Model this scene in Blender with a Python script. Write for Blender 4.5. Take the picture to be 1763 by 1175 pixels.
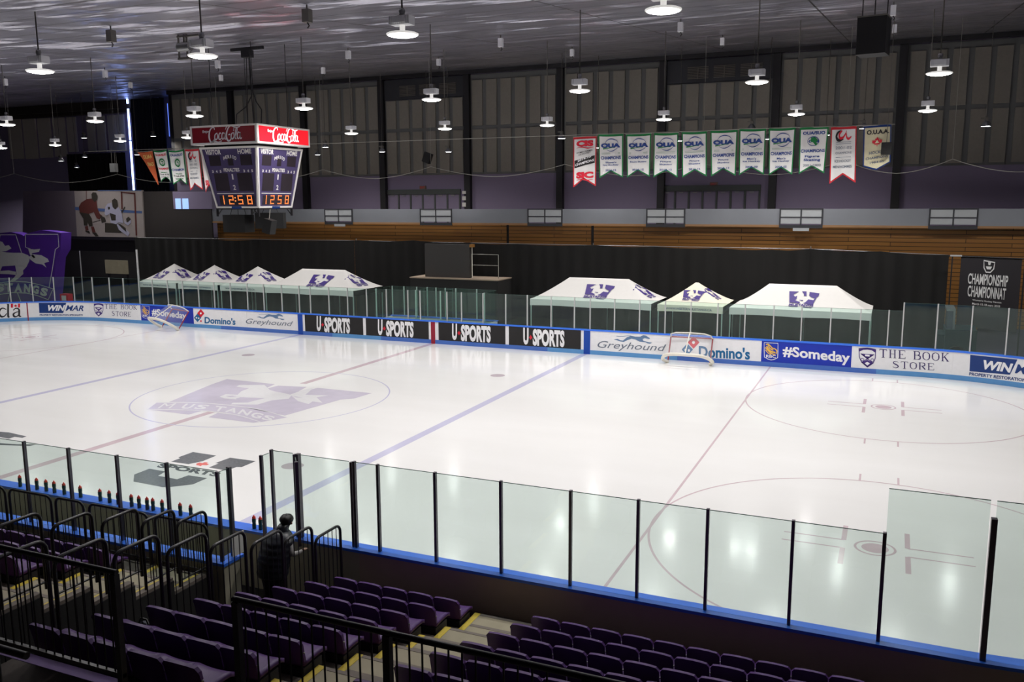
import bpy, bmesh, math, random
from mathutils import Vector, Matrix
from mathutils.geometry import tessellate_polygon
random.seed(7)
for o in list(bpy.data.objects): bpy.data.objects.remove(o)
SC = bpy.context.scene
COL = SC.collection

# ------------------------------------------------------------------ camera (rink: x along the ice, y away from us, z up; metres)
CAM = Vector((20.9165, -25.1553, 7.0304)); YAW, PIT, ROL, FPX = -0.410635, -0.158767, -0.0042817, 1500.43
cy, sy, cp, sp = math.cos(YAW), math.sin(YAW), math.cos(PIT), math.sin(PIT)
F_ = Vector((sy*cp, cy*cp, sp)); r0 = Vector((cy, -sy, 0)); u0 = r0.cross(F_)
R_ = math.cos(ROL)*r0 + math.sin(ROL)*u0; U_ = -math.sin(ROL)*r0 + math.cos(ROL)*u0
cd = bpy.data.cameras.new('camera'); cam = bpy.data.objects.new('camera', cd); COL.objects.link(cam)
cam.matrix_world = Matrix(((R_.x, U_.x, -F_.x, CAM.x), (R_.y, U_.y, -F_.y, CAM.y), (R_.z, U_.z, -F_.z, CAM.z), (0, 0, 0, 1)))
cd.sensor_width = 36; cd.lens = FPX/1763*36; cd.clip_start = .05; cd.clip_end = 500
SC.camera = cam
SC.view_settings.view_transform = 'Standard'; SC.view_settings.look = 'None'
SC.view_settings.gamma = 1; SC.view_settings.use_curve_mapping = False
SC.view_settings.exposure = 0.13
w = bpy.data.worlds.new('hall_ambient'); SC.world = w; w.use_nodes = True
w.node_tree.nodes['Background'].inputs[0].default_value = (.5, .55, .7, 1); w.node_tree.nodes['Background'].inputs[1].default_value = .02
LAMP_W = 146.0       # watts of each high-bay lamp over the ice
SMALL_W = 112.0

def pr(x, y, z):     # a place in the hall -> where the photograph shows it
    d = Vector((x, y, z)) - CAM; q = d.dot(F_)
    return 881.5 + FPX*d.dot(R_)/q, 587.5 - FPX*d.dot(U_)/q
def ray(u, v): return F_ + R_*((u-881.5)/FPX) - U_*((v-587.5)/FPX)
def pk(u, v, x=None, y=None, z=None):
    d = ray(u, v)
    s = (x-CAM.x)/d.x if x is not None else (y-CAM.y)/d.y if y is not None else (z-CAM.z)/d.z
    return CAM + d*s
def ceil_z(y): return 12.45 + .105*y
def pk_ceil(u, v):
    d = ray(u, v); s = (12.45 + .105*CAM.y - CAM.z)/(d.z - .105*d.y); return CAM + d*s

# ------------------------------------------------------------------ materials
def S(r, g, b):
    f = lambda c: (c/255/12.92) if c/255 <= .04045 else ((c/255+.055)/1.055)**2.4
    return (f(r), f(g), f(b))
def mat(name, rgb, rough=.5, metal=0, noise=.06, scale=6, spec=.5, bump=0, emis=None, est=0, stretch=None):
    m = bpy.data.materials.new(name); m.use_nodes = True; n = m.node_tree.nodes; l = m.node_tree.links
    b = n['Principled BSDF']; b.inputs['Roughness'].default_value = rough; b.inputs['Metallic'].default_value = metal
    b.inputs['Specular IOR Level'].default_value = spec
    c = S(*rgb)
    tc = n.new('ShaderNodeTexCoord'); nz = n.new('ShaderNodeTexNoise'); nz.inputs['Scale'].default_value = scale; nz.inputs['Detail'].default_value = 5
    if stretch:
        mp = n.new('ShaderNodeMapping'); mp.inputs['Scale'].default_value = stretch
        l.new(tc.outputs['Object'], mp.inputs[0]); l.new(mp.outputs[0], nz.inputs[0])
    else: l.new(tc.outputs['Object'], nz.inputs[0])
    mx = n.new('ShaderNodeMix'); mx.data_type = 'RGBA'
    mx.inputs[6].default_value = tuple(v*(1-noise) for v in c)+(1,); mx.inputs[7].default_value = tuple(min(1, v*(1+noise)) for v in c)+(1,)
    l.new(nz.outputs[0], mx.inputs[0]); l.new(mx.outputs[2], b.inputs['Base Color'])
    if bump:
        bp = n.new('ShaderNodeBump'); bp.inputs['Strength'].default_value = bump; bp.inputs['Distance'].default_value = .02
        l.new(nz.outputs[0], bp.inputs['Height']); l.new(bp.outputs[0], b.inputs['Normal'])
    if emis: b.inputs['Emission Color'].default_value = S(*emis)+(1,); b.inputs['Emission Strength'].default_value = est
    return m
def glass_mat(name, tint, refl):
    m = bpy.data.materials.new(name); m.use_nodes = True; n = m.node_tree.nodes; l = m.node_tree.links
    for x in list(n):
        if x.type == 'BSDF_PRINCIPLED': n.remove(x)
    out = [x for x in n if x.type == 'OUTPUT_MATERIAL'][0]
    t = n.new('ShaderNodeBsdfTransparent'); t.inputs[0].default_value = tint+(1,)
    g = n.new('ShaderNodeBsdfGlossy'); g.inputs['Roughness'].default_value = .02; g.inputs[0].default_value = (.9, 1, .96, 1)
    lw = n.new('ShaderNodeLayerWeight'); lw.inputs[0].default_value = .5
    pw = n.new('ShaderNodeMath'); pw.operation = 'POWER'; pw.inputs[1].default_value = 4.5; l.new(lw.outputs['Facing'], pw.inputs[0])
    mu = n.new('ShaderNodeMath'); mu.operation = 'MULTIPLY_ADD'; mu.inputs[1].default_value = .8*refl; mu.inputs[2].default_value = .035*refl; l.new(pw.outputs[0], mu.inputs[0])
    tc = n.new('ShaderNodeTexCoord'); nz = n.new('ShaderNodeTexNoise'); nz.inputs['Scale'].default_value = .8
    bp = n.new('ShaderNodeBump'); bp.inputs['Strength'].default_value = .02
    l.new(tc.outputs['Object'], nz.inputs[0]); l.new(nz.outputs[0], bp.inputs['Height']); l.new(bp.outputs[0], g.inputs['Normal'])
    mx = n.new('ShaderNodeMixShader'); l.new(mu.outputs[0], mx.inputs[0])
    l.new(t.outputs[0], mx.inputs[1]); l.new(g.outputs[0], mx.inputs[2]); l.new(mx.outputs[0], out.inputs[0])
    return m
def ice_mat():
    m = bpy.data.materials.new('ice'); m.use_nodes = True; n = m.node_tree.nodes; l = m.node_tree.links
    b = n['Principled BSDF']; b.inputs['IOR'].default_value = 1.33; b.inputs['Specular IOR Level'].default_value = .38
    tc = n.new('ShaderNodeTexCoord')
    mp = n.new('ShaderNodeMapping'); mp.inputs['Scale'].default_value = (.12, .5, 1); l.new(tc.outputs['Object'], mp.inputs[0])
    nz = n.new('ShaderNodeTexNoise'); nz.inputs['Scale'].default_value = 1.2; nz.inputs['Detail'].default_value = 6; l.new(mp.outputs[0], nz.inputs[0])
    mx = n.new('ShaderNodeMix'); mx.data_type = 'RGBA'
    mx.inputs[6].default_value = S(236, 234, 232)+(1,); mx.inputs[7].default_value = S(245, 243, 242)+(1,)
    l.new(nz.outputs[0], mx.inputs[0]); l.new(mx.outputs[2], b.inputs['Base Color'])
    rr = n.new('ShaderNodeMapRange'); rr.inputs[1].default_value = .35; rr.inputs[2].default_value = .65
    rr.inputs[3].default_value = .12; rr.inputs[4].default_value = .18
    l.new(nz.outputs[0], rr.inputs[0]); l.new(rr.outputs[0], b.inputs['Roughness'])
    n2 = n.new('ShaderNodeTexNoise'); n2.inputs['Scale'].default_value = .7; n2.inputs['Detail'].default_value = 2
    bp = n.new('ShaderNodeBump'); bp.inputs['Strength'].default_value = .05; bp.inputs['Distance'].default_value = .02
    l.new(tc.outputs['Object'], n2.inputs[0]); l.new(n2.outputs[0], bp.inputs['Height']); l.new(bp.outputs[0], b.inputs['Normal'])
    return m
def foil_mat():      # wavy silver insulation panels with seams along x and cross seams
    m = bpy.data.materials.new('silver_foil_ceiling'); m.use_nodes = True; n = m.node_tree.nodes; l = m.node_tree.links
    b = n['Principled BSDF']; b.inputs['Metallic'].default_value = .85; b.inputs['Roughness'].default_value = .3
    tc = n.new('ShaderNodeTexCoord')
    mp = n.new('ShaderNodeMapping'); mp.inputs['Scale'].default_value = (.6, 1.4, 1); l.new(tc.outputs['Object'], mp.inputs[0])
    nz = n.new('ShaderNodeTexNoise'); nz.inputs['Scale'].default_value = 1.1; nz.inputs['Detail'].default_value = 1.5; l.new(mp.outputs[0], nz.inputs[0])
    wv = n.new('ShaderNodeTexNoise'); wv.inputs['Scale'].default_value = .3; wv.inputs['Detail'].default_value = 1.5; l.new(tc.outputs['Object'], wv.inputs[0])
    ad = n.new('ShaderNodeMath'); ad.operation = 'MULTIPLY_ADD'; ad.inputs[1].default_value = 9.0
    l.new(wv.outputs[0], ad.inputs[0]); l.new(nz.outputs[0], ad.inputs[2])
    bp = n.new('ShaderNodeBump'); bp.inputs['Strength'].default_value = 1; bp.inputs['Distance'].default_value = .22
    l.new(ad.outputs[0], bp.inputs['Height']); l.new(bp.outputs[0], b.inputs['Normal'])
    br = n.new('ShaderNodeTexBrick'); br.inputs['Scale'].default_value = 1; br.offset = 0
    br.inputs['Mortar Size'].default_value = .03; br.inputs['Brick Width'].default_value = 6.1; br.inputs['Row Height'].default_value = 1.2
    br.inputs['Color1'].default_value = S(186, 184, 196)+(1,); br.inputs['Color2'].default_value = S(174, 172, 184)+(1,); br.inputs['Mortar'].default_value = S(52, 50, 54)+(1,)
    l.new(tc.outputs['Object'], br.inputs[0]); l.new(br.outputs[0], b.inputs['Base Color'])
    return m
def slat_mat():      # stained tongue and groove boards
    m = bpy.data.materials.new('stained_timber'); m.use_nodes = True; n = m.node_tree.nodes; l = m.node_tree.links
    b = n['Principled BSDF']; b.inputs['Roughness'].default_value = .45
    tc = n.new('ShaderNodeTexCoord'); mp = n.new('ShaderNodeMapping'); mp.inputs['Rotation'].default_value = (math.pi/2, 0, 0)
    l.new(tc.outputs['Object'], mp.inputs[0])
    br = n.new('ShaderNodeTexBrick'); br.inputs['Scale'].default_value = 1; br.offset = .37
    br.inputs['Mortar Size'].default_value = .014; br.inputs['Brick Width'].default_value = 5.2; br.inputs['Row Height'].default_value = .2
    br.inputs['Color1'].default_value = S(146, 100, 46)+(1,); br.inputs['Color2'].default_value = S(134, 90, 40)+(1,); br.inputs['Mortar'].default_value = S(40, 24, 10)+(1,)
    l.new(mp.outputs[0], br.inputs[0]); l.new(br.outputs[0], b.inputs['Base Color'])
    return m

M = dict(
 ice=ice_mat(), foil=foil_mat(), slat=slat_mat(),
 glass=glass_mat('arena_glass', (.865, .92, .90), 1.0), glass2=glass_mat('far_arena_glass', (.84, .93, .90), 1.0),
 white=mat('white_board_plastic', (236, 234, 236), .35), blue=mat('blue_cap_plastic', (58, 118, 235), .35),
 kick=mat('pale_blue_kick_plate', (92, 150, 205), .4), kick2=mat('mid_blue_kick_plate', (70, 110, 190), .4),
 deepblue=mat('deep_blue_stripe', (0, 66, 165), .4), red=mat('dark_red_stripe', (150, 20, 48), .4),
 rbc=mat('royal_blue_vinyl', (0, 42, 172), .4), navy=mat('navy_vinyl', (10, 52, 120), .4), black=mat('black_vinyl', (24, 21, 22), .4),
 ltext=mat('white_print', (240, 238, 240), .5), purple=mat('purple_print', (64, 36, 122), .5), gold=mat('gold_print', (236, 186, 70), .5),
 dblue=mat('domino_blue_print', (0, 98, 152), .5), dred=mat('bright_red_print', (214, 22, 50), .5), ink=mat('dark_ink', (28, 26, 32), .5),
 plum=mat('plum_print', (58, 44, 100), .5), hound=mat('steel_blue_print', (96, 124, 160), .5), greyprint=mat('grey_print', (108, 116, 132), .5),
 post=mat('white_aluminium_post', (200, 198, 198), .35, .3), dpost=mat('dark_anodised_post', (92, 86, 94), .3, .7),
 outer=mat('brown_painted_plywood', (186, 166, 150), .6, noise=.12, scale=2), whitewall=mat('bench_white_panel', (178, 172, 152), .5),
 conc=mat('worn_concrete', (158, 149, 126), .8, noise=.18, scale=3), concd=mat('dark_aisle_stripe', (120, 110, 102), .8, noise=.15),
 floor=mat('dark_rubber_floor', (52, 50, 50), .7, noise=.15, scale=2), yellow=mat('yellow_edge_paint', (214, 188, 62), .6, noise=.15, scale=20),
 darkwall=mat('dark_hall_wall', (36, 34, 34), .9), seat=mat('purple_seat_plastic', (82, 48, 110), .42, spec=.3), rail=mat('black_enamel_rail', (30, 26, 28), .38), steel=mat('galvanised_steel', (150, 150, 150), .4, .8),
 wall=mat('purple_painted_block', (128, 117, 142), .8, noise=.05, scale=12), acou=mat('grey_acoustic_board', (130, 124, 116), .9, noise=.1, scale=9, bump=.3),
 acouf=mat('grey_green_backing', (104, 104, 104), .9), col=mat('near_black_steel', (26, 24, 28), .5), fascia=mat('grey_blue_fascia', (134, 136, 142), .42, .2, noise=.1, scale=.6),
 gate=mat('pale_grey_gate_panel', (180, 182, 184), .35, .2), gframe=mat('dark_gate_frame', (70, 70, 74), .4, .5), doorg=mat('grey_green_door_frame', (70, 74, 74), .6),
 curtain=mat('black_drape', (20, 18, 17), .9, noise=.12, scale=3), navycurt=mat('navy_curtain', (20, 24, 48), .8), screen=mat('charcoal_screen', (58, 54, 52), .55),
 canvas=mat('white_canopy_canvas', (218, 214, 210), .7, noise=.03), tentp=mat('violet_canopy_print', (54, 26, 120), .6, noise=.15, scale=8),
 tframe=mat('white_tent_pole', (190, 205, 198), .4, .3), cable=mat('steel_cable', (150, 148, 140), .5, .3), rod=mat('grey_conduit', (112, 108, 102), .5, .4),
 rim=mat('rim_with_added_glow', (245, 245, 245), .4, emis=(255, 252, 246), est=.45), housing=mat('pale_grey_cast_housing', (225, 225, 228), .45), dshade=mat('spun_aluminium_shade', (120, 120, 124), .4, .5),
 lens=mat('lit_lamp_lens', (255, 255, 255), .4, emis=(255, 252, 246), est=30), lens2=mat('lit_small_lens', (255, 255, 255), .4, emis=(252, 252, 255), est=14),
 coke=mat('unlit_cola_red', (124, 16, 32), .25), cokelit=mat('lit_cola_red', (225, 30, 45), .3, emis=(235, 18, 34), est=.75),
 cokewlit=mat('lit_cola_white', (250, 250, 250), .3, emis=(255, 250, 250), est=.9), cokew=mat('cola_white', (214, 206, 212), .4),
 sbp=mat('scoreboard_purple', (70, 60, 100), .4), sbf=mat('scoreboard_white_frame', (222, 218, 214), .4), sbd=mat('dark_display_window', (44, 36, 44), .35),
 amber=mat('amber_led', (255, 120, 60), .4, emis=(255, 138, 66), est=1.5), spk=mat('black_speaker_cabinet', (13, 12, 13), .6),
 cloth=mat('white_banner_cloth', (226, 224, 222), .8, noise=.03), green=mat('green_banner_hem', (22, 120, 62), .8), redhem=mat('red_banner_hem', (196, 34, 46), .8),
 cream=mat('cream_banner_cloth', (220, 212, 178), .8), orange=mat('orange_felt', (190, 90, 50), .9), btext=mat('banner_blue_print', (42, 70, 140), .7), yel=mat('pale_yellow_felt', (220, 190, 110), .8),
 iceblue=mat('ice_blue_line', (208, 205, 230), .16, noise=.05, scale=2), gedge=mat('green_glass_edge', (66, 92, 84), .3), icered=mat('ice_red_line', (218, 196, 202), .16, noise=.1, scale=2),
 icecirc=mat('ice_circle_blue', (206, 203, 230), .16), icedot=mat('ice_dot', (204, 190, 196), .16), icepurple=mat('ice_purple_logo', (216, 208, 224), .16, noise=.08, scale=2),
 icewhite=mat('ice_white_paint', (240, 238, 240), .16), icegrey=mat('ice_charcoal_logo', (116, 118, 122), .2, noise=.35, scale=14), icecoral=mat('ice_coral_leaf', (236, 120, 112), .2), icedark=mat('ice_dark_letter', (100, 104, 106), .2, noise=.2, scale=10),
 bottle=mat('dark_green_bottle', (18, 62, 52), .35), cap=mat('red_bottle_cap', (226, 66, 48), .4),
 goalred=mat('goal_red_pipe', (150, 34, 46), .35), goalw=mat('goal_white_pad', (226, 220, 208), .5),
 inflate=mat('glossy_violet_nylon', (98, 56, 170), .35, noise=.1, scale=1.5), vest=mat('black_quilted_nylon', (30, 32, 40), .4), sleeve=mat('grey_marl_knit', (150, 146, 144), .9), skin=mat('skin', (196, 150, 128), .5),
 hair=mat('dark_hair', (26, 20, 20), .5), trouser=mat('black_trousers', (20, 20, 24), .8), paper=mat('printed_paper', (214, 212, 208), .8),
 acou_brightened=mat('acoustic_board_painted_light', (205, 196, 184), .9), wall_brightened=mat('purple_block_painted_light', (150, 138, 168), .8), slit2=mat('faint_daylight_gap', (90, 110, 180), .5, emis=(90, 120, 230), est=1.2), slit=mat('daylight_gap', (180, 200, 255), .5, emis=(150, 175, 255), est=7), sky=mat('daylight_pane', (160, 190, 230), .3, emis=(150, 185, 235), est=.8),  # recess boards and wall: lighter colour makes up for missing light there
 mural=mat('mural_paper', (150, 140, 136), .7), mgrey=mat('mural_mauve_side', (96, 86, 94), .7), truck=mat('dark_teal_paint', (24, 48, 54), .3), tyre=mat('black_tyre', (22, 22, 22), .8), pane=mat('smoked_window', (70, 76, 88), .15),
 mound=mat('reflection_white', (250, 250, 250), .8, noise=.02), deck=mat('beige_stage_deck', (170, 150, 130), .7),
 olive=mat('mural_olive', (44, 38, 30), .8), maroon=mat('mural_maroon', (84, 34, 28), .8), mblue=mat('mural_blue', (62, 84, 130), .8), mwhite=mat('mural_white_jersey', (158, 156, 176), .8), amberm=mat('mural_amber', (150, 104, 44), .8),
)

# ------------------------------------------------------------------ mesh helpers
class MB:
    def __init__(s): s.v = []; s.f = []; s.sm = []
    def add(s, vs, fs, smooth=False):
        o = len(s.v); s.v += [tuple(p) for p in vs]; s.f += [tuple(i+o for i in f) for f in fs]; s.sm += [smooth]*len(fs)
    def box(s, a, b, rot=None, piv=None):
        x0, y0, z0 = a; x1, y1, z1 = b
        vs = [Vector(p) for p in ((x0,y0,z0),(x1,y0,z0),(x1,y1,z0),(x0,y1,z0),(x0,y0,z1),(x1,y0,z1),(x1,y1,z1),(x0,y1,z1))]
        if rot is not None:
            pv = Vector(piv) if piv else Vector(((x0+x1)/2,(y0+y1)/2,(z0+z1)/2)); vs = [rot @ (p-pv) + pv for p in vs]
        s.add(vs, [(0,3,2,1),(4,5,6,7),(0,1,5,4),(1,2,6,5),(2,3,7,6),(3,0,4,7)])
    def tube(s, pts, r, n=8, closed=False, caps=True):
        pts = [Vector(p) for p in pts]; N = len(pts); up = Vector((0,0,1)); rs = r if isinstance(r, (list, tuple)) else [r]*N
        vs = []; prev = None
        for i, p in enumerate(pts):
            a = pts[i-1] if (i or closed) else p; b = pts[(i+1) % N] if (i < N-1 or closed) else p
            t = (b-a).normalized() if (b-a).length > 1e-9 else Vector((0,0,1))
            if prev is None: q = t.cross(up if abs(t.z) < .9 else Vector((1,0,0))).normalized()
            else: q = (prev - t*prev.dot(t)).normalized()
            prev = q; w_ = t.cross(q)
            vs += [p + (q*math.cos(2*math.pi*k/n) + w_*math.sin(2*math.pi*k/n))*rs[i] for k in range(n)]
        fs = []
        for i in range(N if closed else N-1):
            for k in range(n):
                a = i*n+k; b = i*n+(k+1) % n; c = ((i+1) % N)*n+(k+1) % n; d = ((i+1) % N)*n+k; fs.append((a, b, c, d))
        s.add(vs, fs, True)
        if caps and not closed: s.add(vs[:n], [tuple(range(n))[::-1]]); s.add(vs[-n:], [tuple(range(n))])
    def lathe(s, prof, c, n=20, smooth=True):
        c = Vector(c); vs = []; fs = []
        for r, z in prof: vs += [c + Vector((r*math.cos(2*math.pi*k/n), r*math.sin(2*math.pi*k/n), z)) for k in range(n)]
        for i in range(len(prof)-1):
            for k in range(n): fs.append((i*n+k, i*n+(k+1) % n, (i+1)*n+(k+1) % n, (i+1)*n+k))
        s.add(vs, fs, smooth)
    def grid(s, fn, nu, nv, smooth=True):
        vs = [fn(i/nu, j/nv) for j in range(nv+1) for i in range(nu+1)]
        s.add(vs, [(j*(nu+1)+i, j*(nu+1)+i+1, (j+1)*(nu+1)+i+1, (j+1)*(nu+1)+i) for j in range(nv) for i in range(nu)], smooth)
    def prism(s, poly, fr, t0, t1):      # closed solid from an outline in frame fr(a,b,off)
        pts = [Vector((a, b, 0)) for a, b in poly]; tr = tessellate_polygon([pts]); n = len(poly)
        A = [fr(a, b, t0) for a, b in poly]; B = [fr(a, b, t1) for a, b in poly]
        fs = [tuple(t) for t in tr] + [tuple(i+n for i in t)[::-1] for t in tr] + [(i, (i+1) % n, (i+1) % n+n, i+n) for i in range(n)]
        s.add(A+B, fs)
    def flat(s, poly, fr, off=.006, sub=0):
        pts = [Vector((a, b, 0)) for a, b in poly]; s.add([fr(a, b, off) for a, b in poly], [tuple(t) for t in tessellate_polygon([pts])])
    def patch(s, P, fr, off=.006, nu=16, nv=1):      # four-cornered print that follows a bent surface
        a, b, c, d = P; L = lambda p, r, t: (p[0]+(r[0]-p[0])*t, p[1]+(r[1]-p[1])*t)
        s.grid(lambda u, v: fr(*L(L(a, b, u), L(d, c, u), v), off), nu, nv, False)
    def stroke(s, pts, wd, fr, off=.006, smooth=True, closed=False, sub=5):
        P = [Vector((a, b)) for a, b in pts]; ws = wd if isinstance(wd, (list, tuple)) else [wd]*len(P)
        if smooth and len(P) > 2:
            Q = []; W = []; n = len(P)
            for i in range(n if closed else n-1):
                p0 = P[i-1] if (i or closed) else P[0]; p1 = P[i]; p2 = P[(i+1) % n]; p3 = P[(i+2) % n] if (i+2 < n or closed) else P[-1]
                for k in range(sub):
                    t = k/sub
                    Q.append(.5*((2*p1)+(p2-p0)*t+(2*p0-5*p1+4*p2-p3)*t*t+(3*p1-p0-3*p2+p3)*t**3)); W.append(ws[i]*(1-t)+ws[(i+1) % n]*t)
            if not closed: Q.append(P[-1]); W.append(ws[-1])
            P, ws = Q, W
        n = len(P); vs = []
        for i in range(n):
            a = P[i-1] if (i or closed) else P[i]; b = P[(i+1) % n] if (i < n-1 or closed) else P[i]
            t = (b-a).normalized() if (b-a).length > 1e-9 else Vector((1, 0)); nn = Vector((-t.y, t.x))*ws[i]/2
            vs += [fr(*(P[i]+nn), off), fr(*(P[i]-nn), off)]
        s.add(vs, [(2*i, 2*i+1, (2*i+3) % (2*n), (2*i+2) % (2*n)) for i in range(n if closed else n-1)])
    def build(s, name, m, parent=None, loc=None, origin=True):
        me = bpy.data.meshes.new(name)
        if not s.v: return None
        me.from_pydata([tuple(v) for v in s.v], [], s.f); me.polygons.foreach_set('use_smooth', s.sm); me.update()
        if m is not None: me.materials.append(m)
        o = bpy.data.objects.new(name, me); COL.objects.link(o)
        if parent is not None:
            o.parent = parent
            if loc is None: o.matrix_parent_inverse = pinv(parent)
        if loc is not None: o.location = loc
        return o
def pinv(p):
    m = Matrix.Identity(4)
    ch = []
    while p is not None: ch.append(p); p = p.parent
    for q in reversed(ch): m = m @ q.matrix_parent_inverse @ Matrix.Translation(q.location) @ q.rotation_euler.to_matrix().to_4x4()
    return m.inverted()
def tag(o, label=None, cat=None, group=None, kind=None):
    if label: o['label'] = label
    if cat: o['category'] = cat
    if group: o['group'] = group
    if kind: o['kind'] = kind
    return o
def empty(name, loc=(0, 0, 0), label=None, cat=None, group=None, kind=None):
    o = bpy.data.objects.new(name, None); COL.objects.link(o); o.location = loc; o.empty_display_size = .1
    return tag(o, label, cat, group, kind)
def box(name, a, b, m, parent=None, rot=None, piv=None):
    q = MB(); q.box(a, b, rot, piv); return q.build(name, m, parent)
def copy_tree(o, parent=None):
    c = o.copy(); COL.objects.link(c)
    if parent is not None: c.parent = parent
    for ch in list(o.children): copy_tree(ch, c)
    return c
def plane_fr(o, ux, uz, n=None):
    o = Vector(o); ux = Vector(ux).normalized(); uz = Vector(uz).normalized(); n = Vector(n) if n else ux.cross(uz)
    return lambda a, b, off=0: o + ux*a + uz*b + n*off
_tc = {}
def text_data(s, bold, shear):
    k = (s, bold, shear)
    if k not in _tc:
        c = bpy.data.curves.new('t', 'FONT'); c.body = s; c.size = 1; c.offset = bold; c.shear = shear; c.resolution_u = 3; c.resolution_u = 3
        c.extrude = 0; o = bpy.data.objects.new('t', c); me = o.to_mesh()
        vs = [tuple(v.co[:2]) for v in me.vertices]; fs = [tuple(p.vertices) for p in me.polygons]; o.to_mesh_clear()
        bpy.data.objects.remove(o); bpy.data.curves.remove(c)
        x0 = min(v[0] for v in vs); x1 = max(v[0] for v in vs); y0 = min(v[1] for v in vs); y1 = max(v[1] for v in vs)
        _tc[k] = ([((x-x0)/(x1-x0), (y-y0)/(y1-y0)) for x, y in vs], fs, (x1-x0)/(y1-y0))
    return _tc[k]
def txt(q, s, fr, a0, b0, a1, b1, bold=0, shear=0, off=.008, warp=None):   # lettering filling the box a0..a1 x b0..b1
    vs, fs, asp = text_data(s, bold, shear)
    P = []
    for x, y in vs:
        a = a0+(a1-a0)*x; b = b0+(b1-b0)*y
        if warp: a, b = warp(a, b, x, y)
        P.append(fr(a, b, off))
    q.add(P, fs); return q
_nw = ['first','second','third','fourth','fifth','sixth','seventh','eighth','ninth','tenth','eleventh','twelfth','thirteenth','fourteenth','fifteenth','sixteenth','seventeenth','eighteenth','nineteenth','twentieth','twenty-first','twenty-second','twenty-third','twenty-fourth','twenty-fifth','twenty-sixth','twenty-seventh','twenty-eighth','twenty-ninth','thirtieth','thirty-first','thirty-second','thirty-third','thirty-fourth','thirty-fifth','thirty-sixth','thirty-seventh','thirty-eighth','thirty-ninth','fortieth','forty-first','forty-second','forty-third','forty-fourth']
def nth(i): return _nw[i]
# ================================================================== the hall
def struct(o): o['kind'] = 'structure'; return o
CY0, CY1 = -46, 38
q = MB(); q.add([(-62, CY0, ceil_z(CY0)), (46, CY0, ceil_z(CY0)), (46, CY1, ceil_z(CY1)), (-62, CY1, ceil_z(CY1)),
                 (-62, CY0, ceil_z(CY0)+.3), (46, CY0, ceil_z(CY0)+.3), (46, CY1, ceil_z(CY1)+.3), (-62, CY1, ceil_z(CY1)+.3)],
                [(0,1,2,3),(4,7,6,5),(0,4,5,1),(1,5,6,2),(2,6,7,3),(3,7,4,0)])
struct(q.build('ceiling', M['foil']))
struct(box('floor', (-62, CY0, -.3), (46, CY1, -.03), M['floor']))
WY = 25.0; XL = pk(300, 240, y=WY).x
struct(box('wall_back', (XL, WY, -.03), (46, WY+.3, ceil_z(WY)), M['wall']))
struct(box('wall_left', (-62.3, CY0, -.03), (-62, CY1, ceil_z(CY1)), M['acouf']))
struct(box('wall_right', (46, CY0, -.03), (46.3, CY1, ceil_z(CY1)), M['darkwall']))
struct(box('wall_front', (-62, CY0-.3, -.03), (46, CY0, 10), M['darkwall']))
# recessed end of the far wall, beyond the left goal line
RY = 34.0
struct(box('wall_recess', (-62, RY, -.03), (XL-.3, RY+.3, ceil_z(RY)), M['wall_brightened']))
struct(box('trim_1', (XL-.3, WY, -.03), (XL, RY, ceil_z(RY)), M['col']))
q = MB()
a = pk(-20, 197, y=RY-.6); q.box((-62, RY-.6, pk(100, 200, y=RY-.6).z), (pk(245, 190, y=RY-.6).x, RY, ceil_z(RY-.5)), )
q.box((-62, RY-1.0, pk(100, 193, y=RY-1).z), (pk(245, 190, y=RY-1).x, RY-.6, pk(100, 178, y=RY-1).z))
struct(q.build('trim_2', mat('brown_roof_beam', (58, 48, 40), .7)))

# steel columns between the wall bays
cu = [387, 527, 655, 800, 960, 1133, 1325, 1547, 1763+40]
cx = [pk(u, 240, y=WY).x for u in cu]
sp_ = (cx[7]-cx[1])/6
cx = [cx[7]+sp_*(i-7) for i in range(10)]
for i, x in enumerate(cx):
    box('wall_column', (x-.2, WY-.35, 5), (x+.2, WY-.003, ceil_z(WY)-.02), M['col']).name = 'wall_column'
    o = bpy.data.objects[-1] if False else None
cols = [o for o in COL.objects if o.name.startswith('wall_column')]
for i, o in enumerate(cols): struct(o); o.name = 'trim_%d' % (i+3)
struct(box('trim_20', (XL, WY-.5, ceil_z(WY)-.3), (46, WY-.36, ceil_z(WY)-.06), M['col']))

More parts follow.
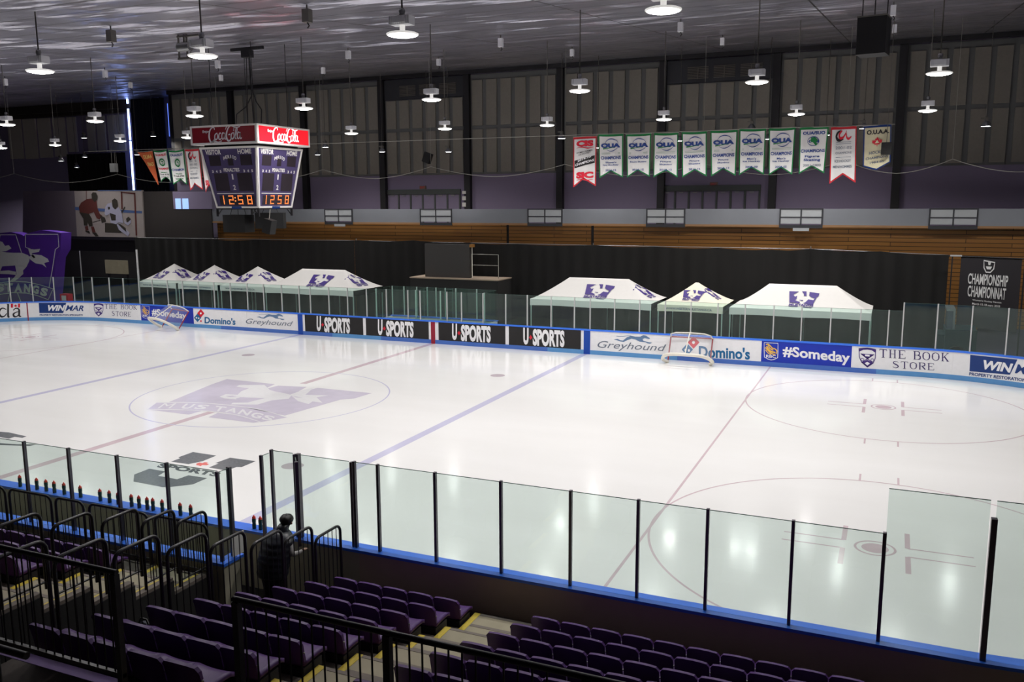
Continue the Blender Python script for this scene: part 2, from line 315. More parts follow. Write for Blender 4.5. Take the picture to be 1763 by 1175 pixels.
# acoustic boards: one framed bay at a time
def zy(u, v, y): return pk(u, v, y=y).z
zt, zm1, zm0, zb = pk(600, 150, y=WY).z, pk(600, 226, y=WY).z, pk(600, 232, y=WY).z, pk(600, 301, y=WY).z
bays = [(cx[i]+.2, cx[i+1]-.2) for i in range(9)]
grilled = {2: 1, 5: 1}
for i, (x0, x1) in enumerate([(XL+.05, cx[0]-.2)]+bays):
    top = ceil_z(WY)-.75; g = None
    lab = 'grey acoustic wall boards in the %s bay from the left above the concourse' % nth(i)
    if i == 3: lab = 'grey acoustic wall boards under the left roof-level vent grille'
    if i == 6: lab = 'grey acoustic wall boards under the right roof-level vent grille'
    e = empty('acoustic_wall_panel', ((x0+x1)/2, WY, zb-.1), lab, 'wall panel', 'acoustic boards on the far wall')
    vent = i in (3, 6)
    bt = (pk(700, 172, y=WY).z if vent else top+.45)
    q = MB(); q.box((x0, WY-.06, zb-.12), (x1, WY-.003, bt)); q.build('backing', M['acouf'], e)
    n = 7 if x1-x0 > 5.6 else max(2, int((x1-x0)/.8)); n = 6 if x1-x0 > 5 else n
    wd = (x1-x0)/n
    for r, (z0, z1) in enumerate(((zb, zm0), (zm1, bt-.35 if not vent else bt-.06))):
        for k in range(n):
            c = x0+wd*(k+.5); q = MB(); q.box((c-wd*.36, WY-.16, z0), (c+wd*.36, WY-.061, z1)); q.build('acoustic_board', M['acou'], e)
    if vent:
        v = empty('vent_grille', ((x0+x1)/2, WY-.1, bt), 'dark panel with louvred vent grilles high on the far wall, %s one' % ('left' if i == 3 else 'right'), 'vent', 'vent grilles high on the far wall')
        q = MB(); q.box((x0-.1, WY-.14, bt+.02), (x1+.1, WY-.003, ceil_z(WY)-.32)); q.build('panel', mat('charcoal_vent_panel', (46, 46, 52), .6), v)
        for k in range(3):
            gx0 = x0+(x1-x0)*(.2+.25*k); gx1 = gx0+(x1-x0)*.2; q = MB(); zz = bt+.22; zt2 = ceil_z(WY)-.75
            while zz < zt2: q.box((gx0, WY-.2, zz), (gx1, WY-.141, zz+.035)); zz += .085
            q.box(((gx0+gx1)/2-.02, WY-.22, bt+.2), ((gx0+gx1)/2+.02, WY-.142, zt2))
            q.build('louvre', mat('louvre_grey', (104, 98, 92), .6), v)
# boards on the recessed wall
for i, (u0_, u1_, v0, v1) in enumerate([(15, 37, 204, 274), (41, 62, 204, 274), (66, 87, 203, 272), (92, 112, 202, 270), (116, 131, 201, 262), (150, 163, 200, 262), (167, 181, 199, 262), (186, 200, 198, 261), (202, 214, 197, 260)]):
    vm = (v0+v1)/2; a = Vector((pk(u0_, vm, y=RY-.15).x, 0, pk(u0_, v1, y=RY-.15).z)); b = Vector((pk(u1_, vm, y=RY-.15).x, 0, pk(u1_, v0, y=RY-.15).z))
    tag(box('acoustic_board', (a.x, RY-.15, a.z), (b.x, RY-.002, b.z), M['acou_brightened']), '%s tall grey acoustic board from the left on the dark recessed end wall' % nth(i), 'wall panel', 'acoustic boards on the recessed wall')

# doors in the far wall
def doorset(n, ul, ur, vt, nd):
    a = pk(ul, vt, y=WY-.05); b = pk(ur, vt, y=WY-.05); e = empty('door_%d' % n, (a.x, WY, 5.55)); struct(e)
    q = MB(); q.box((a.x, WY-.12, a.z-.32), (b.x, WY-.003, a.z)); q.build('lintel', M['doorg'], e)
    wd = (b.x-a.x-.1)/nd
    for k in range(nd+1): q = MB(); x = a.x+.05+wd*k; q.box((x-.05, WY-.1, 5.5), (x+.05, WY-.003, a.z-.32)); q.build('door_jamb', M['doorg'], e)
    for k in range(nd):
        x = a.x+.05+wd*k; q = MB(); q.box((x+.06, WY-.05, 5.5), (x+wd-.06, WY-.003, a.z-.34)); l = q.build('door_leaf', M['wall'], e)
        q = MB(); q.box((x+wd*.3, WY-.1, a.z-.42), (x+wd*.6, WY-.051, a.z-.37)); q.build('door_closer', M['steel'], l)
doorset(1, 665, 793, 327, 6); doorset(2, 1138, 1310, 320, 7)
for n, (u, v) in enumerate(((728, 323), (1229, 317))):
    p = pk(u, v, y=WY-.06); e = tag(box('exit_sign', (p.x-.22, WY-.12, p.z-.1), (p.x+.22, WY-.001, p.z+.1), mat('exit_sign_face', (120, 96, 84), .5)), 'small exit sign over the %s row of far doors' % ('left' if n == 0 else 'right'), 'sign', 'exit signs')
    q = MB(); txt(q, 'EXIT', plane_fr((p.x-.16, WY-.12, p.z-.06), (1, 0, 0), (0, 0, 1)), 0, 0, .32, .12, .01); q.build('lettering', M['dred'], e)
# notices on the column between doors
for n, (v0, v1, nm) in enumerate(((329, 334, 'upper'), (338, 345, 'middle'), (349, 356, 'lowest'))):
    a = pk(796, v1, y=WY-.36); b = pk(802, v0, y=WY-.36); tag(box('notice', (a.x, WY-.38, a.z), (b.x, WY-.351, b.z), M['paper']), '%s small pale notice on the black column right of the doors' % nm, 'notice', 'notices on a column')

# concourse: slab, fascia, folding gates, stained timber front below
FY = 21.0
zf1, zf0 = pk(1000, 360, y=FY).z, pk(1000, 387, y=FY).z
FXL = pk(366, 372, y=FY).x
struct(box('concourse_floor', (FXL+.4, FY+.7, 5.2), (46, WY, 5.45), M['conc'])).name = 'floor.001'
e = empty('concourse_balcony', (0, FY, zf0), 'long grey-blue metal balcony front along the far concourse', 'balcony')
gates = [(560, 608), (724, 779), (909, 969), (1113, 1180), (1342, 1417), (1599, 1684)]
gx = [(pk(a, 375, y=FY).x, pk(b, 375, y=FY).x) for a, b in gates]
xs = [FXL]+[t for g in gx for t in g]+[46]
for k in range(0, len(xs), 2):
    q = MB(); q.box((xs[k], FY-.04, zf0+.06), (xs[k+1], FY, zf1)); q.build('front_panel', M['fascia'], e)
q = MB(); q.box((FXL, FY-.06, zf0-.05), (46, FY+.1, zf0+.06)); q.build('timber_edge', mat('pale_timber_edge', (150, 112, 76), .6, noise=.2, scale=1.5), e)
for k, (a, b) in enumerate(gx):
    g = empty('balcony_gate', ((a+b)/2, FY, zf0), 'pale four-pane gate in the far balcony front, %s from the left' % nth(k), 'gate', 'gates in the balcony front')
    q = MB()
    for x in (a, (a+b)/2-.03, b-.07): q.box((x, FY-.09, zf0-.02), (x+.07, FY-.03, zf1+.02))
    for z in (zf0-.1, (zf0+zf1)/2-.02, zf1-.04): q.box((a, FY-.085, z), (b, FY-.03, z+(.06 if z > zf0 else .16)))
    q.build('gate_frame', M['gframe'], g)
    for x0, x1 in ((a+.07, (a+b)/2-.03), ((a+b)/2+.04, b-.07)):
        for z0, z1 in ((zf0+.12, (zf0+zf1)/2-.03), ((zf0+zf1)/2+.04, zf1-.05)):
            q = MB(); q.box((x0, FY-.07, z0), (x1, FY-.041, z1)); q.build('gate_panel', M['gate'], g)
for n, (u, u2, v0, v1) in enumerate(((576, 594, 386, 390), (1365, 1393, 393, 398))):
    a = pk(u, v1, y=FY-.1); b = pk(u2, v0, y=FY-.1); tag(box('notice_plate', (a.x, FY-.12, a.z), (b.x, FY-.062, b.z), M['gate']), 'small white plate under a balcony gate on the %s' % ('left' if n == 0 else 'right'), 'notice', 'plates under the balcony')
SY = 21.4
e = empty('timber_stand_front', (0, SY, 0), 'stained timber boarding of the folded stands under the far balcony', 'stands')
zz = zf0-.051
jx = [FXL-.08, pk(874, 405, y=SY).x, pk(1020, 405, y=SY).x, 46]
for k in range(3): q = MB(); q.box((jx[k]+.08, SY, 0), (jx[k+1]-.08, SY+.25, zz)); q.build('boarding', M['slat'], e)
q = MB()
for k in (1, 2): q.box((jx[k]-.08, SY+.05, 0), (jx[k]+.08, SY+.2, zz))
q.build('dark_gap', M['col'], e)
struct(box('wall_under_concourse', (FXL, SY+.26, -.03), (46, SY+.36, 5.2), M['col'])).name = 'trim_21'
struct(box('x', (-62, SY-.1, -.03), (FXL-.01, SY+.1, pk(300, 408, y=SY).z), M['darkwall'])).name = 'trim_22'

# dark wall between mural and fascia, blue-lit lobby with little windows
a = pk(244, 330, y=FY-.1); b = pk(366, 410, y=FY-.1)
struct(box('x', (a.x, FY-.1, b.z), (FXL, FY, a.z), mat('dark_brown_parapet', (44, 38, 36), .7))).name = 'trim_23'
a = pk(296, 358, y=FY-.12); b = pk(440, 300, y=FY+2)
struct(box('x', (pk(297, 330, y=FY-.14).x, FY-.14, pk(300, 360, y=FY-.14).z), (pk(364, 330, y=FY-.14).x, FY-.101, pk(300, 330, y=FY-.14).z), M['wall'])).name = 'trim_24'
for n, (u0_, u1_) in enumerate(((302, 310), (314, 323))):
    a = pk(u0_, 360, y=FY-.2); b = pk(u1_, 342, y=FY-.2); w_ = struct(box('window_%d' % (n+1), (a.x, FY-.17, a.z), (b.x, FY-.141, b.z), M['sky']))
# daylight gap and navy curtain at the recess
e = empty('window_3', (pk(224, 250, y=RY-1.3).x, RY-1.2, 8)); struct(e)
for v0, v1 in ((165, 178), (187, 241), (243, 309), (310, 330)):
    a = pk(224.5, v1, y=RY-1.3); b = pk(224.5, v0, y=RY-1.3); xx = pk(224.5, 250, y=RY-1.3).x; box('daylight_strip', (xx-.09, RY-1.3, a.z), (xx+.09, RY-1.25, b.z), M['slit'], e)
xx = pk(290.5, 220, y=RY-1.3).x
box('daylight_strip', (xx-.02, RY-1.3, pk(291, 235, y=RY-1.3).z), (xx+.02, RY-1.25, pk(291, 178, y=RY-1.3).z), M['slit2'], e)
xa, xb = pk(231, 250, y=RY-1.5).x, pk(288, 250, y=RY-1.5).x
q = MB(); q.grid(lambda s, t: Vector((xa+(xb-xa)*s, RY-1.6+.16*math.sin(s*60), -.03+(ceil_z(RY-1.8)-.0)*t)), 160, 2)
tag(q.build('navy_curtain', M['navycurt']), 'tall navy curtain beside the bright daylight gap', 'curtain')
xa, xb = pk(120, 290, y=RY-1.7).x, pk(219, 290, y=RY-1.7).x
q = MB(); q.grid(lambda s, t: Vector((xa+(xb-xa)*s, RY-1.9+.12*math.sin(s*70), -.03+(pk(170, 264, y=RY-1.9).z+.03)*t)), 160, 2)
tag(q.build('black_curtain', M['curtain']), 'black curtain hung below the acoustic boards left of the daylight gap', 'curtain')

# mural on the left balcony front
MY = FY-.2
e = empty('hockey_mural', tuple(pk(130, 405, y=MY)), 'large printed mural of a hockey player shooting at a goaltender', 'mural')
fm = lambda a, b, off=0: pk(120+a/12.37, 320+b/12.37, y=MY) + Vector((0, -off, 0))
q = MB(); q.prism([(-990, 110), (100, 110), (160, 1100), (-1000, 1050)], fm, .01, -.15); q.build('plain_side_panel', M['mgrey'], e)
q = MB(); q.prism([(100, 115), (1535, 95), (1590, 1100), (160, 1100)], fm, .01, -.15); q.build('picture_panel', M['mural'], e)
def polys(name, m, par, fr, ps, off=.02):
    q = MB()
    for p in ps: q.flat(p, fr, off)
    return q.build(name, m, par)
polys('picture_blue_line', M['mblue'], e, fm, [[(115,450),(1545,540),(1545,590),(115,520)], [(600,95),(1530,90),(1530,110),(600,112)]])
polys('goal_frame_picture', M['maroon'], e, fm, [[(1090,125),(1390,150),(1390,185),(1090,150)],[(1090,125),(1125,125),(1135,500),(1105,500)],[(1370,150),(1405,150),(1445,1060),(1410,1060)],[(355,110),(368,110),(368,300),(355,300)]], .025)
polys('skater_jersey_picture', M['maroon'], e, fm, [[(370,285),(500,270),(580,330),(600,480),(650,600),(700,640),(640,720),(580,690),(520,560),(410,600),(330,640),(220,560),(200,450),(250,360)],[(330,870),(390,850),(410,940),(350,960)],[(460,870),(520,870),(560,990),(490,1000)]], .03)
polys('skater_trousers_picture', M['olive'], e, fm, [[(210,560),(420,600),(480,700),(500,850),(430,870),(390,780),(380,850),(310,840),(300,700)],[(470,180),(500,140),(570,145),(605,220),(590,300),(540,350),(480,280)],[(640,620),(760,680),(780,760),(690,790),(670,700)],[(760,790),(1010,810),(1120,1000),(760,990)],[(330,960),(420,960),(450,1020),(400,1010)],[(490,1000),(570,1000),(625,1070),(560,1080)],[(500,770),(660,730),(660,740),(500,782)],[(1110,600),(1190,470),(1180,440),(1130,520),(1000,620)],[(1210,700),(1260,660),(1310,710),(1280,780),(1220,770)]], .035)
polys('goalie_jersey_picture', M['mwhite'], e, fm, [[(820,380),(900,360),(930,470),(990,510),(1050,450),(1110,560),(1140,720),(1150,800),(1060,780),(1000,820),(880,790),(860,600),(780,640),(750,590),(770,450)],[(1010,830),(1080,800),(1290,1010),(1250,1080),(1060,940)],[(1170,730),(1240,790),(1310,720),(1310,790),(1250,850),(1180,800)]], .04)
polys('goalie_mask_picture', M['olive'], e, fm, [[(910,310),(970,270),(1020,310),(1035,430),(970,500),(920,440)],[(860,580),(990,620),(990,740),(900,740)],[(1040,820),(1080,810),(1200,900),(1220,990),(1150,930)],[(820,450),(870,450),(865,500),(830,510)]], .045)
# stair opening and ledge under the mural
struct(box('x', (-46, FY-.3, pk(120, 412, y=FY-.3).z), (FXL, FY-.06, pk(240, 409, y=FY-.3).z), M['col'])).name = 'trim_25'
# ================================================================== ice and its markings
X0, HY, HX, RC = 21.95, 12.86, 30.48, 8.53
def rink(s, side=1):      # distance along the far (side 1) or near (side -1) boards from centre ice -> place, inward normal
    sg = 1 if s >= 0 else -1; a = abs(s)
    if a <= X0: return Vector((s, side*HY, 0)), Vector((0, -side, 0))
    th = (a-X0)/RC
    if th < math.pi/2: n = Vector((math.sin(th)*sg, math.cos(th)*side, 0)); return Vector((sg*X0, side*(HY-RC), 0))+n*RC, -n
    return Vector((sg*HX, side*(HY-RC-(a-X0-RC*math.pi/2)), 0)), Vector((-sg, 0, 0))
SMAX = X0+RC*math.pi/2+HY-RC
ice = empty('ice_rink', (0, 0, 0)); struct(ice); ice.name = 'floor.002'
q = MB(); ring = []
for s in [SMAX-.001]+[X0+RC*math.pi/2*(1-k/12) for k in range(13)]+[-X0-RC*math.pi/2*k/12 for k in range(13)]+[-SMAX+.001]: ring.append(rink(s)[0])
ring = ring+[Vector((p.x, -p.y, 0)) for p in ring[::-1][1:-1]]
q.add([(p.x, p.y, 0) for p in ring]+[(p.x, p.y, -.03) for p in ring], [tuple(range(len(ring)))[::-1]]+[(i, (i+1) % len(ring), (i+1) % len(ring)+len(ring), i+len(ring)) for i in range(len(ring))])
q.build('ice_sheet', M['ice'], ice)
fi = lambda a, b, off=0: Vector((a, b, off))
def mk(name, m, fn, off=.004):
    q = MB(); fn(q, off*.3); return q.build(name, m, ice)
rect = lambda q, x0, y0, x1, y1, off: q.flat([(x0, y0), (x1, y0), (x1, y1), (x0, y1)], fi, off)
BX = 8.05
for x in (BX, -BX): mk('blue_line', M['iceblue'], lambda q, o: rect(q, x-.15, -HY, x+.15, HY, o))
mk('centre_line', M['icered'], lambda q, o: [rect(q, -.15, -HY, .15, -2.75, o), rect(q, -.15, 2.3, .15, HY, o)])
for x in (16.42, -16.42): mk('free_play_line', M['icered'], lambda q, o: rect(q, x-.032, -HY, x+.032, HY, o), .0052)
gy = HY-RC+math.sqrt(RC**2-(27.1-X0)**2)
for x in (27.1, -27.1): mk('goal_line', M['icered'], lambda q, o: rect(q, x-.025, -gy, x+.025, gy, o), .0064)
circ = lambda q, cx_, cy_, r, wd, o: q.stroke([(cx_+r*math.cos(t*math.pi/36), cy_+r*math.sin(t*math.pi/36)) for t in range(72)], wd, fi, o, closed=True, sub=2)
disc = lambda q, cx_, cy_, r, o: q.flat([(cx_+r*math.cos(t*math.pi/16), cy_+r*math.sin(t*math.pi/16)) for t in range(32)], fi, o)
mk('centre_circle', M['icecirc'], lambda q, o: circ(q, 0, 0, 4.57, .05, o), .0058)
for x in (20.95, -20.95):
    for y in (6.7, -6.7):
        def end(q, o, x=x, y=y):
            circ(q, x, y, 4.57, .05, o); disc(q, x, y, .26, o+.0006); circ(q, x, y, .38, .05, o+.0003)
            for sx in (-1, 1):
                for sy_ in (-1, 1):
                    rect(q, x+sx*.61 - (0 if sx > 0 else 1.2), y+sy_*.23-.025, x+sx*.61+(1.2 if sx > 0 else 0), y+sy_*.23+.025, o+.0002)
                    rect(q, x+sx*.61-.05, min(y+sy_*.23, y+sy_*1.1), x+sx*.61+.05, max(y+sy_*.23, y+sy_*1.1), o+.0004)
                    rect(q, x+sx*.45-.025, min(y+sy_*4.57, y+sy_*5.15), x+sx*.45+.025, max(y+sy_*4.57, y+sy_*5.15), o+.0002)
        mk('face_off_circle', M['icered'], end, .0075)
for x in (6.4, -6.4):
    for y in (6.7, -6.7): mk('face_off_spot', M['icedot'], lambda q, o: disc(q, x, y, .3, o))
mk('centre_spot', M['icepurple'], lambda q, o: disc(q, 0, 0, .15, o), .004)
# centre-ice crest, read off the sheet of ice itself
def ip(a, b, off=0, s=4.4075, u=250, v=640): p = pk(u+a/s, v+b/s, z=0); return Vector((p.x, p.y, off))
def ips(name, m, ps, off, fr=ip):
    q = MB()
    for p in ps: q.flat(p, fr, off)
    return q.build(name, m, ice)
ips('crest_letter', M['icepurple'], [[(620,58),(985,97),(900,135),(1010,108),(1225,118),(1140,165),(1310,125),(1720,165),(1590,205),(1480,215),(1060,335),(700,262),(400,235),(180,232),(500,100)],
    [(10,288),(430,300),(330,328)], [(480,348),(550,315),(700,332),(870,384),(820,390)], [(90,235),(400,238),(700,264),(900,297),(1080,350),(880,384),(700,330),(430,297),(20,287)]], .0026)
ips('crest_horse', M['icewhite'], [[(565,192),(610,173),(700,178),(730,150),(790,128),(690,116),(715,103),(905,103),(945,140),(985,152),(1060,166),(1110,180),(1090,207),(960,220),(850,252),(650,250),(665,238),(780,236),(830,222),(905,205),(820,200),(720,196),(690,212),(600,205)],
    [(1100,176),(1200,140),(1280,122),(1215,178),(1390,182),(1300,196),(1345,238),(1270,228),(1240,248),(1160,226)]], .0032)
ips('crest_horse_shade', M['icepurple'], [[(690,205),(740,196),(900,206),(850,216),(790,230),(700,222)], [(610,188),(660,184),(700,188),(650,196)], [(1110,182),(1140,190),(1200,200),(1150,198)]], .0038)
q = MB()
for ch, P in zip('MUSTANGS', (((92,280),(188,280),(238,242),(148,240)), ((262,282),(338,284),(385,248),(310,245)), ((362,285),(448,288),(498,256),(410,251)), ((520,300),(582,305),(622,270),(540,261)), ((602,306),(684,317),(716,284),(640,273)), ((698,322),(776,336),(816,301),(736,288)), ((792,345),(866,360),(906,324),(824,307)), ((878,364),(954,376),(992,346),(914,328)))):
    bl, br_, tr, tl = P
    fr = lambda x, y, o=0, bl=bl, br_=br_, tr=tr, tl=tl: ip((bl[0]*(1-x)+br_[0]*x)*(1-y)+(tl[0]*(1-x)+tr[0]*x)*y, (bl[1]*(1-x)+br_[1]*x)*(1-y)+(tl[1]*(1-x)+tr[1]*x)*y, o)
    txt(q, ch, fr, 0, 0, 1, 1, .0 if ch == 'M' else .03, off=.0036)
q.stroke([(90,236),(400,238),(700,264),(900,297),(1078,350)], 5, ip, .0042); q.stroke([(20,288),(430,298),(700,332),(880,386)], 5, ip, .0042)
q.build('crest_lettering', M['icewhite'], ice)
up = lambda a, b, off=0: ip(a, b, off, 7.665, 220, 770)
ips('sponsor_letter', M['icegrey'], [[(860,68),(1170,115),(985,190),(800,228),(570,195),(690,150),(665,138)], [(1350,143),(1690,188),(1500,268),(1440,265),(1300,312),(1070,272),(1200,218),(1150,215)],
    [(285,288),(500,325),(400,382),(510,400),(650,428),(800,375),(1050,412),(860,495),(560,530),(460,532),(75,458),(85,365)]], .0016, up)
ips('sponsor_leaf', M['icecoral'], [[(905,222),(945,205),(985,215),(1010,203),(1060,205),(1040,218),(1075,228),(1040,243),(985,240),(960,255),(930,245),(905,243)]], .002, up)
q = MB(); txt(q, 'SPORTS', lambda s, t, off=0: up(360+800*s+75*t+10, 268+128*s-55*t, off), 0, 0, 1, 1, .05, off=.0022); q.build('sponsor_lettering', M['icedark'], ice)
up2 = lambda a, b, off=0: ip(a, b, off, 3.916, 0, 720)
ips('sponsor_letter', M['icegrey'], [[(-120,85),(60,98),(180,125),(150,135),(100,128),(60,140),(-120,110)], [(-100,160),(20,172),(120,178),(250,178),(200,190),(80,186),(-100,180)]], .0016, up2)
# reflected lamp light built as a white snow lying by the near boards
for i, (u, v) in enumerate(((780, 967), (945, 994), (1126, 1027), (1332, 1063), (1530, 1096), (560, 928), (1700, 1126))):
    p = pk(u, v, z=.01)
    y0_ = -HY+.22; q = MB(); rr = random.Random(i)
    q.grid(lambda s, t: Vector((p.x+(s-.5)*.5, y0_+(t-.5)*.3, .005+.05*max(0, 1-((s-.5)**2+(t-.5)**2)*4)*(.7+.3*math.sin(s*9+i)))), 10, 6)
    tag(q.build('reflection_mound', M['mound']), 'small lamp-reflection snow at the foot of the near boards, %s from the left' % nth([0,1,2,3,4,5,6][[u_ for u_, _ in sorted(((780,0),(945,0),(1126,0),(1332,0),(1530,0),(560,0),(1700,0)))].index(u)]), 'mound', 'snow shapes of reflected light by the near boards', 'stuff')

# ================================================================== boards
HF, HN = 1.165, 1.09
def slist(a, b): 
    L = [a]; s = a
    while s < b-.3: s += .22 if abs(s) > X0-1.2 and abs(s) < X0+14 else 1.0; L.append(min(s, b))
    if L[-1] < b: L.append(b)
    return L
def sweep(name, prof, s0, s1, m, parent, side=1):   # prof: closed list of (inward offset, z)
    q = MB(); L = slist(s0, s1); n = len(prof); vs = []
    for s in L:
        p, nn = rink(s, side); vs += [p+nn*o+Vector((0, 0, z)) for o, z in prof]
    fs = [(i*n+k, i*n+(k+1) % n, (i+1)*n+(k+1) % n, (i+1)*n+k) for i in range(len(L)-1) for k in range(n)]
    fs += [tuple(range(n))[::-1], tuple((len(L)-1)*n+k for k in range(n))]; q.add(vs, fs); return q.build(name, m, parent)
rect_p = lambda o0, z0, o1, z1: [(o0, z0), (o1, z0), (o1, z1), (o0, z1)]
fb = empty('far_rink_boards', (0, HY, 0), 'white dasher boards with adverts and blue cap along the far side of the ice', 'rink boards')
sweep('board_face', rect_p(-.12, 0, -.01, HF-.06), -SMAX, SMAX, M['white'], fb)
sweep('kick_plate', rect_p(-.009, 0, .004, .2), -SMAX, -13.5, M['kick'], fb)
sweep('kick_plate', rect_p(-.009, 0, .004, .2), -13.5, -6, M['kick2'], fb); sweep('kick_plate', rect_p(-.009, 0, .004, .2), -6, -3, M['kick'], fb)
sweep('kick_plate', rect_p(-.009, 0, .004, .2), -3, 6.2, M['kick2'], fb); sweep('kick_plate', rect_p(-.009, 0, .004, .2), 6.2, 12.4, M['kick'], fb)
sweep('kick_plate', rect_p(-.009, 0, .004, .2), 12.4, 20.6, M['kick2'], fb); sweep('kick_plate', rect_p(-.009, 0, .004, .2), 20.6, SMAX, M['kick'], fb)
sweep('cap_rail', rect_p(-.17, HF-.06, .03, HF), -SMAX, SMAX, M['blue'], fb)
_S = [(-40+i*.05) for i in range(int(75/.05))]
_U = []
for s in _S: p, n_ = rink(s); _U.append(pr(p.x, p.y, .65)[0])
def us(u, z=.65):
    lo, hi = 0, len(_S)-1
    while hi-lo > 1:
        m_ = (lo+hi)//2
        p, _ = rink(_S[m_])
        if pr(p.x, p.y, z)[0] < u: lo = m_
        else: hi = m_
    a = pr(*rink(_S[lo])[0][:2], z)[0]; b = pr(*rink(_S[hi])[0][:2], z)[0]; return _S[lo]+(_S[hi]-_S[lo])*(u-a)/(b-a)
def onb(u, v):
    z = .6
    for _ in range(4):
        s = us(u, z); p, _n = rink(s); a = pr(p.x, p.y, 0)[1]; b = pr(p.x, p.y, 1)[1]; z = (v-a)/(b-a)
    return s, z
bf = lambda a, b, off=0: (lambda pn: pn[0]+pn[1]*off+Vector((0, 0, b)))(rink(a))
def bpx(u, v, off=0): s, z = onb(u, v); return bf(s, z, off)
def zbf(ox, oy, sc): return lambda a, b, off=0: bpx(ox+a/sc, oy+b/sc, off)
def panel(u0_, u1_, m, label, z0=.2, z1=HF-.06):
    o = sweep('advert_panel', rect_p(-.0095, z0, .0, z1), us(u0_), us(u1_), m, fb); o['label'] = label; return o
def sub(parent, name, m, fn): q = MB(); fn(q); return q.build(name, m, parent)
O = .007
def tz(q, s, ox, oy, sc, x0, y0, x1, y1, slope, bold=0, shear=0, off=O):   # lettering on the boards; box in crop pixels, top-left of first letter x0,y0, bottom y1 at x0, running down by slope
    fr = zbf(ox, oy, sc); txt(q, s, lambda a, b, o=0: fr(x0+(x1-x0)*a, y1+(y0-y1)*b+slope*(x1-x0)*a, o), 0, 0, 1, 1, bold, shear, off)
# black panels
for (a, b, tx0, tx1, ty0, ty1, ox, lab) in ((525, 625, 412, 637, 995, 1098, 0, 'first'), (630, 738, 825, 1066, 1018, 1125, 0, 'second'), (755, 870, 1325, 1586, 1046, 1158, 0, 'third'), (876, 1000, 82, 360, 722, 836, 1, 'fourth')):
    p = panel(a, b, M['black'], 'black advert panel with white U SPORTS lettering, %s from the left' % lab)
    Ox, Oy = ((440, 290) if ox == 0 else (880, 380)); Wd = tx1-tx0
    def f1(q): tz(q, 'U', Ox, Oy, 3.916, tx0, ty0, tx0+Wd*.13, ty1, .05, .05, 0); tz(q, 'SPORTS', Ox, Oy, 3.916, tx0+Wd*.23, ty0+8, tx1, ty1+8, .055, .05, 0)
    sub(p, 'lettering', M['ltext'], f1)
    def f2(q):
        fr = zbf(Ox, Oy, 3.916); c = (tx0+Wd*.18, (ty0+ty1)/2+8); r = Wd*.045
        q.flat([(c[0]-r, c[1]), (c[0]-r*.4, c[1]-r*.5), (c[0], c[1]-r*1.3), (c[0]+r*.4, c[1]-r*.5), (c[0]+r, c[1]), (c[0]+r*.5, c[1]+r*.6), (c[0], c[1]+r*1.4), (c[0]-r*.5, c[1]+r*.6)][::-1], fr, O)
    sub(p, 'leaf_mark', M['dred'], f2)
o = sweep('line_stripe', rect_p(-.0095, .0, .006, HF-.06), us(513), us(521), M['deepblue'], fb); o['label'] = 'deep blue vertical stripe'
o = sweep('line_stripe', rect_p(-.0095, .0, .006, HF-.06), us(1005), us(1016), M['deepblue'], fb)
o = sweep('line_stripe', rect_p(-.0095, .0, .006, HF-.06), us(742), us(749), M['red'], fb); o['label'] = 'dark red centre stripe'
o = sweep('line_stripe', rect_p(-.0095, .0, .006, HF-.06), us(46.3), us(48.2), M['red'], fb)
# #Someday panels
for (a, b, ox, oy, sc, crest, t, lab) in ((1311, 1466, 1300, 580, 7.346, (110, 75, 185, 215), (350, 118, 1200, 250, .105), 'right'), (242.5, 333, 240, 510, 8.815, (35, 150, 120, 185), (188, 190, 715, 285, .125), 'left')):
    p = panel(a, b, M['rbc'], 'royal blue advert panel with white hashtag word and lion crest, %s one' % lab)
    x, y, wd, ht = crest; fr = zbf(ox, oy, sc)
    C_ = lambda a_, b_: (x+wd*a_, y+ht*b_+.05*wd*a_)
    sub(p, 'crest_outline', M['ltext'], lambda q: q.stroke([C_(.03,0),(C_(.97,0)),C_(.97,.5),C_(.95,.85),C_(.7,.96),C_(.5,1),C_(.3,.96),C_(.05,.85),C_(.03,.5)], wd*.045, fr, O, smooth=False, closed=True))
    def lion(q):
        for pts, w_ in (([(.15,.12),(.3,.08),(.45,.18),(.6,.3),(.75,.33),(.9,.45),(.85,.62)], .07), ([(.1,.28),(.3,.45),(.5,.6),(.8,.7)], .08), ([(.12,.42),(.3,.6),(.5,.68)], .06), ([(.2,.2),(.3,.35),(.5,.5),(.8,.55)], .1), ([(.3,.1),(.4,.3),(.65,.42)], .08)):
            q.stroke([C_(*t_) for t_ in pts], wd*w_, fr, O)
    sub(p, 'lion_mark', M['gold'], lion)
    sub(p, 'crest_lettering', M['ltext'], lambda q: txt(q, 'RBC', lambda a_, b_, o=0: fr(*C_(.16+.66*a_, .87-.17*b_), o), 0, 0, 1, 1, .02))
    sub(p, 'lettering', M['ltext'], lambda q: tz(q, '#Someday', ox, oy, sc, t[0], t[1]-5, t[2], t[3]+30, t[4], .03))
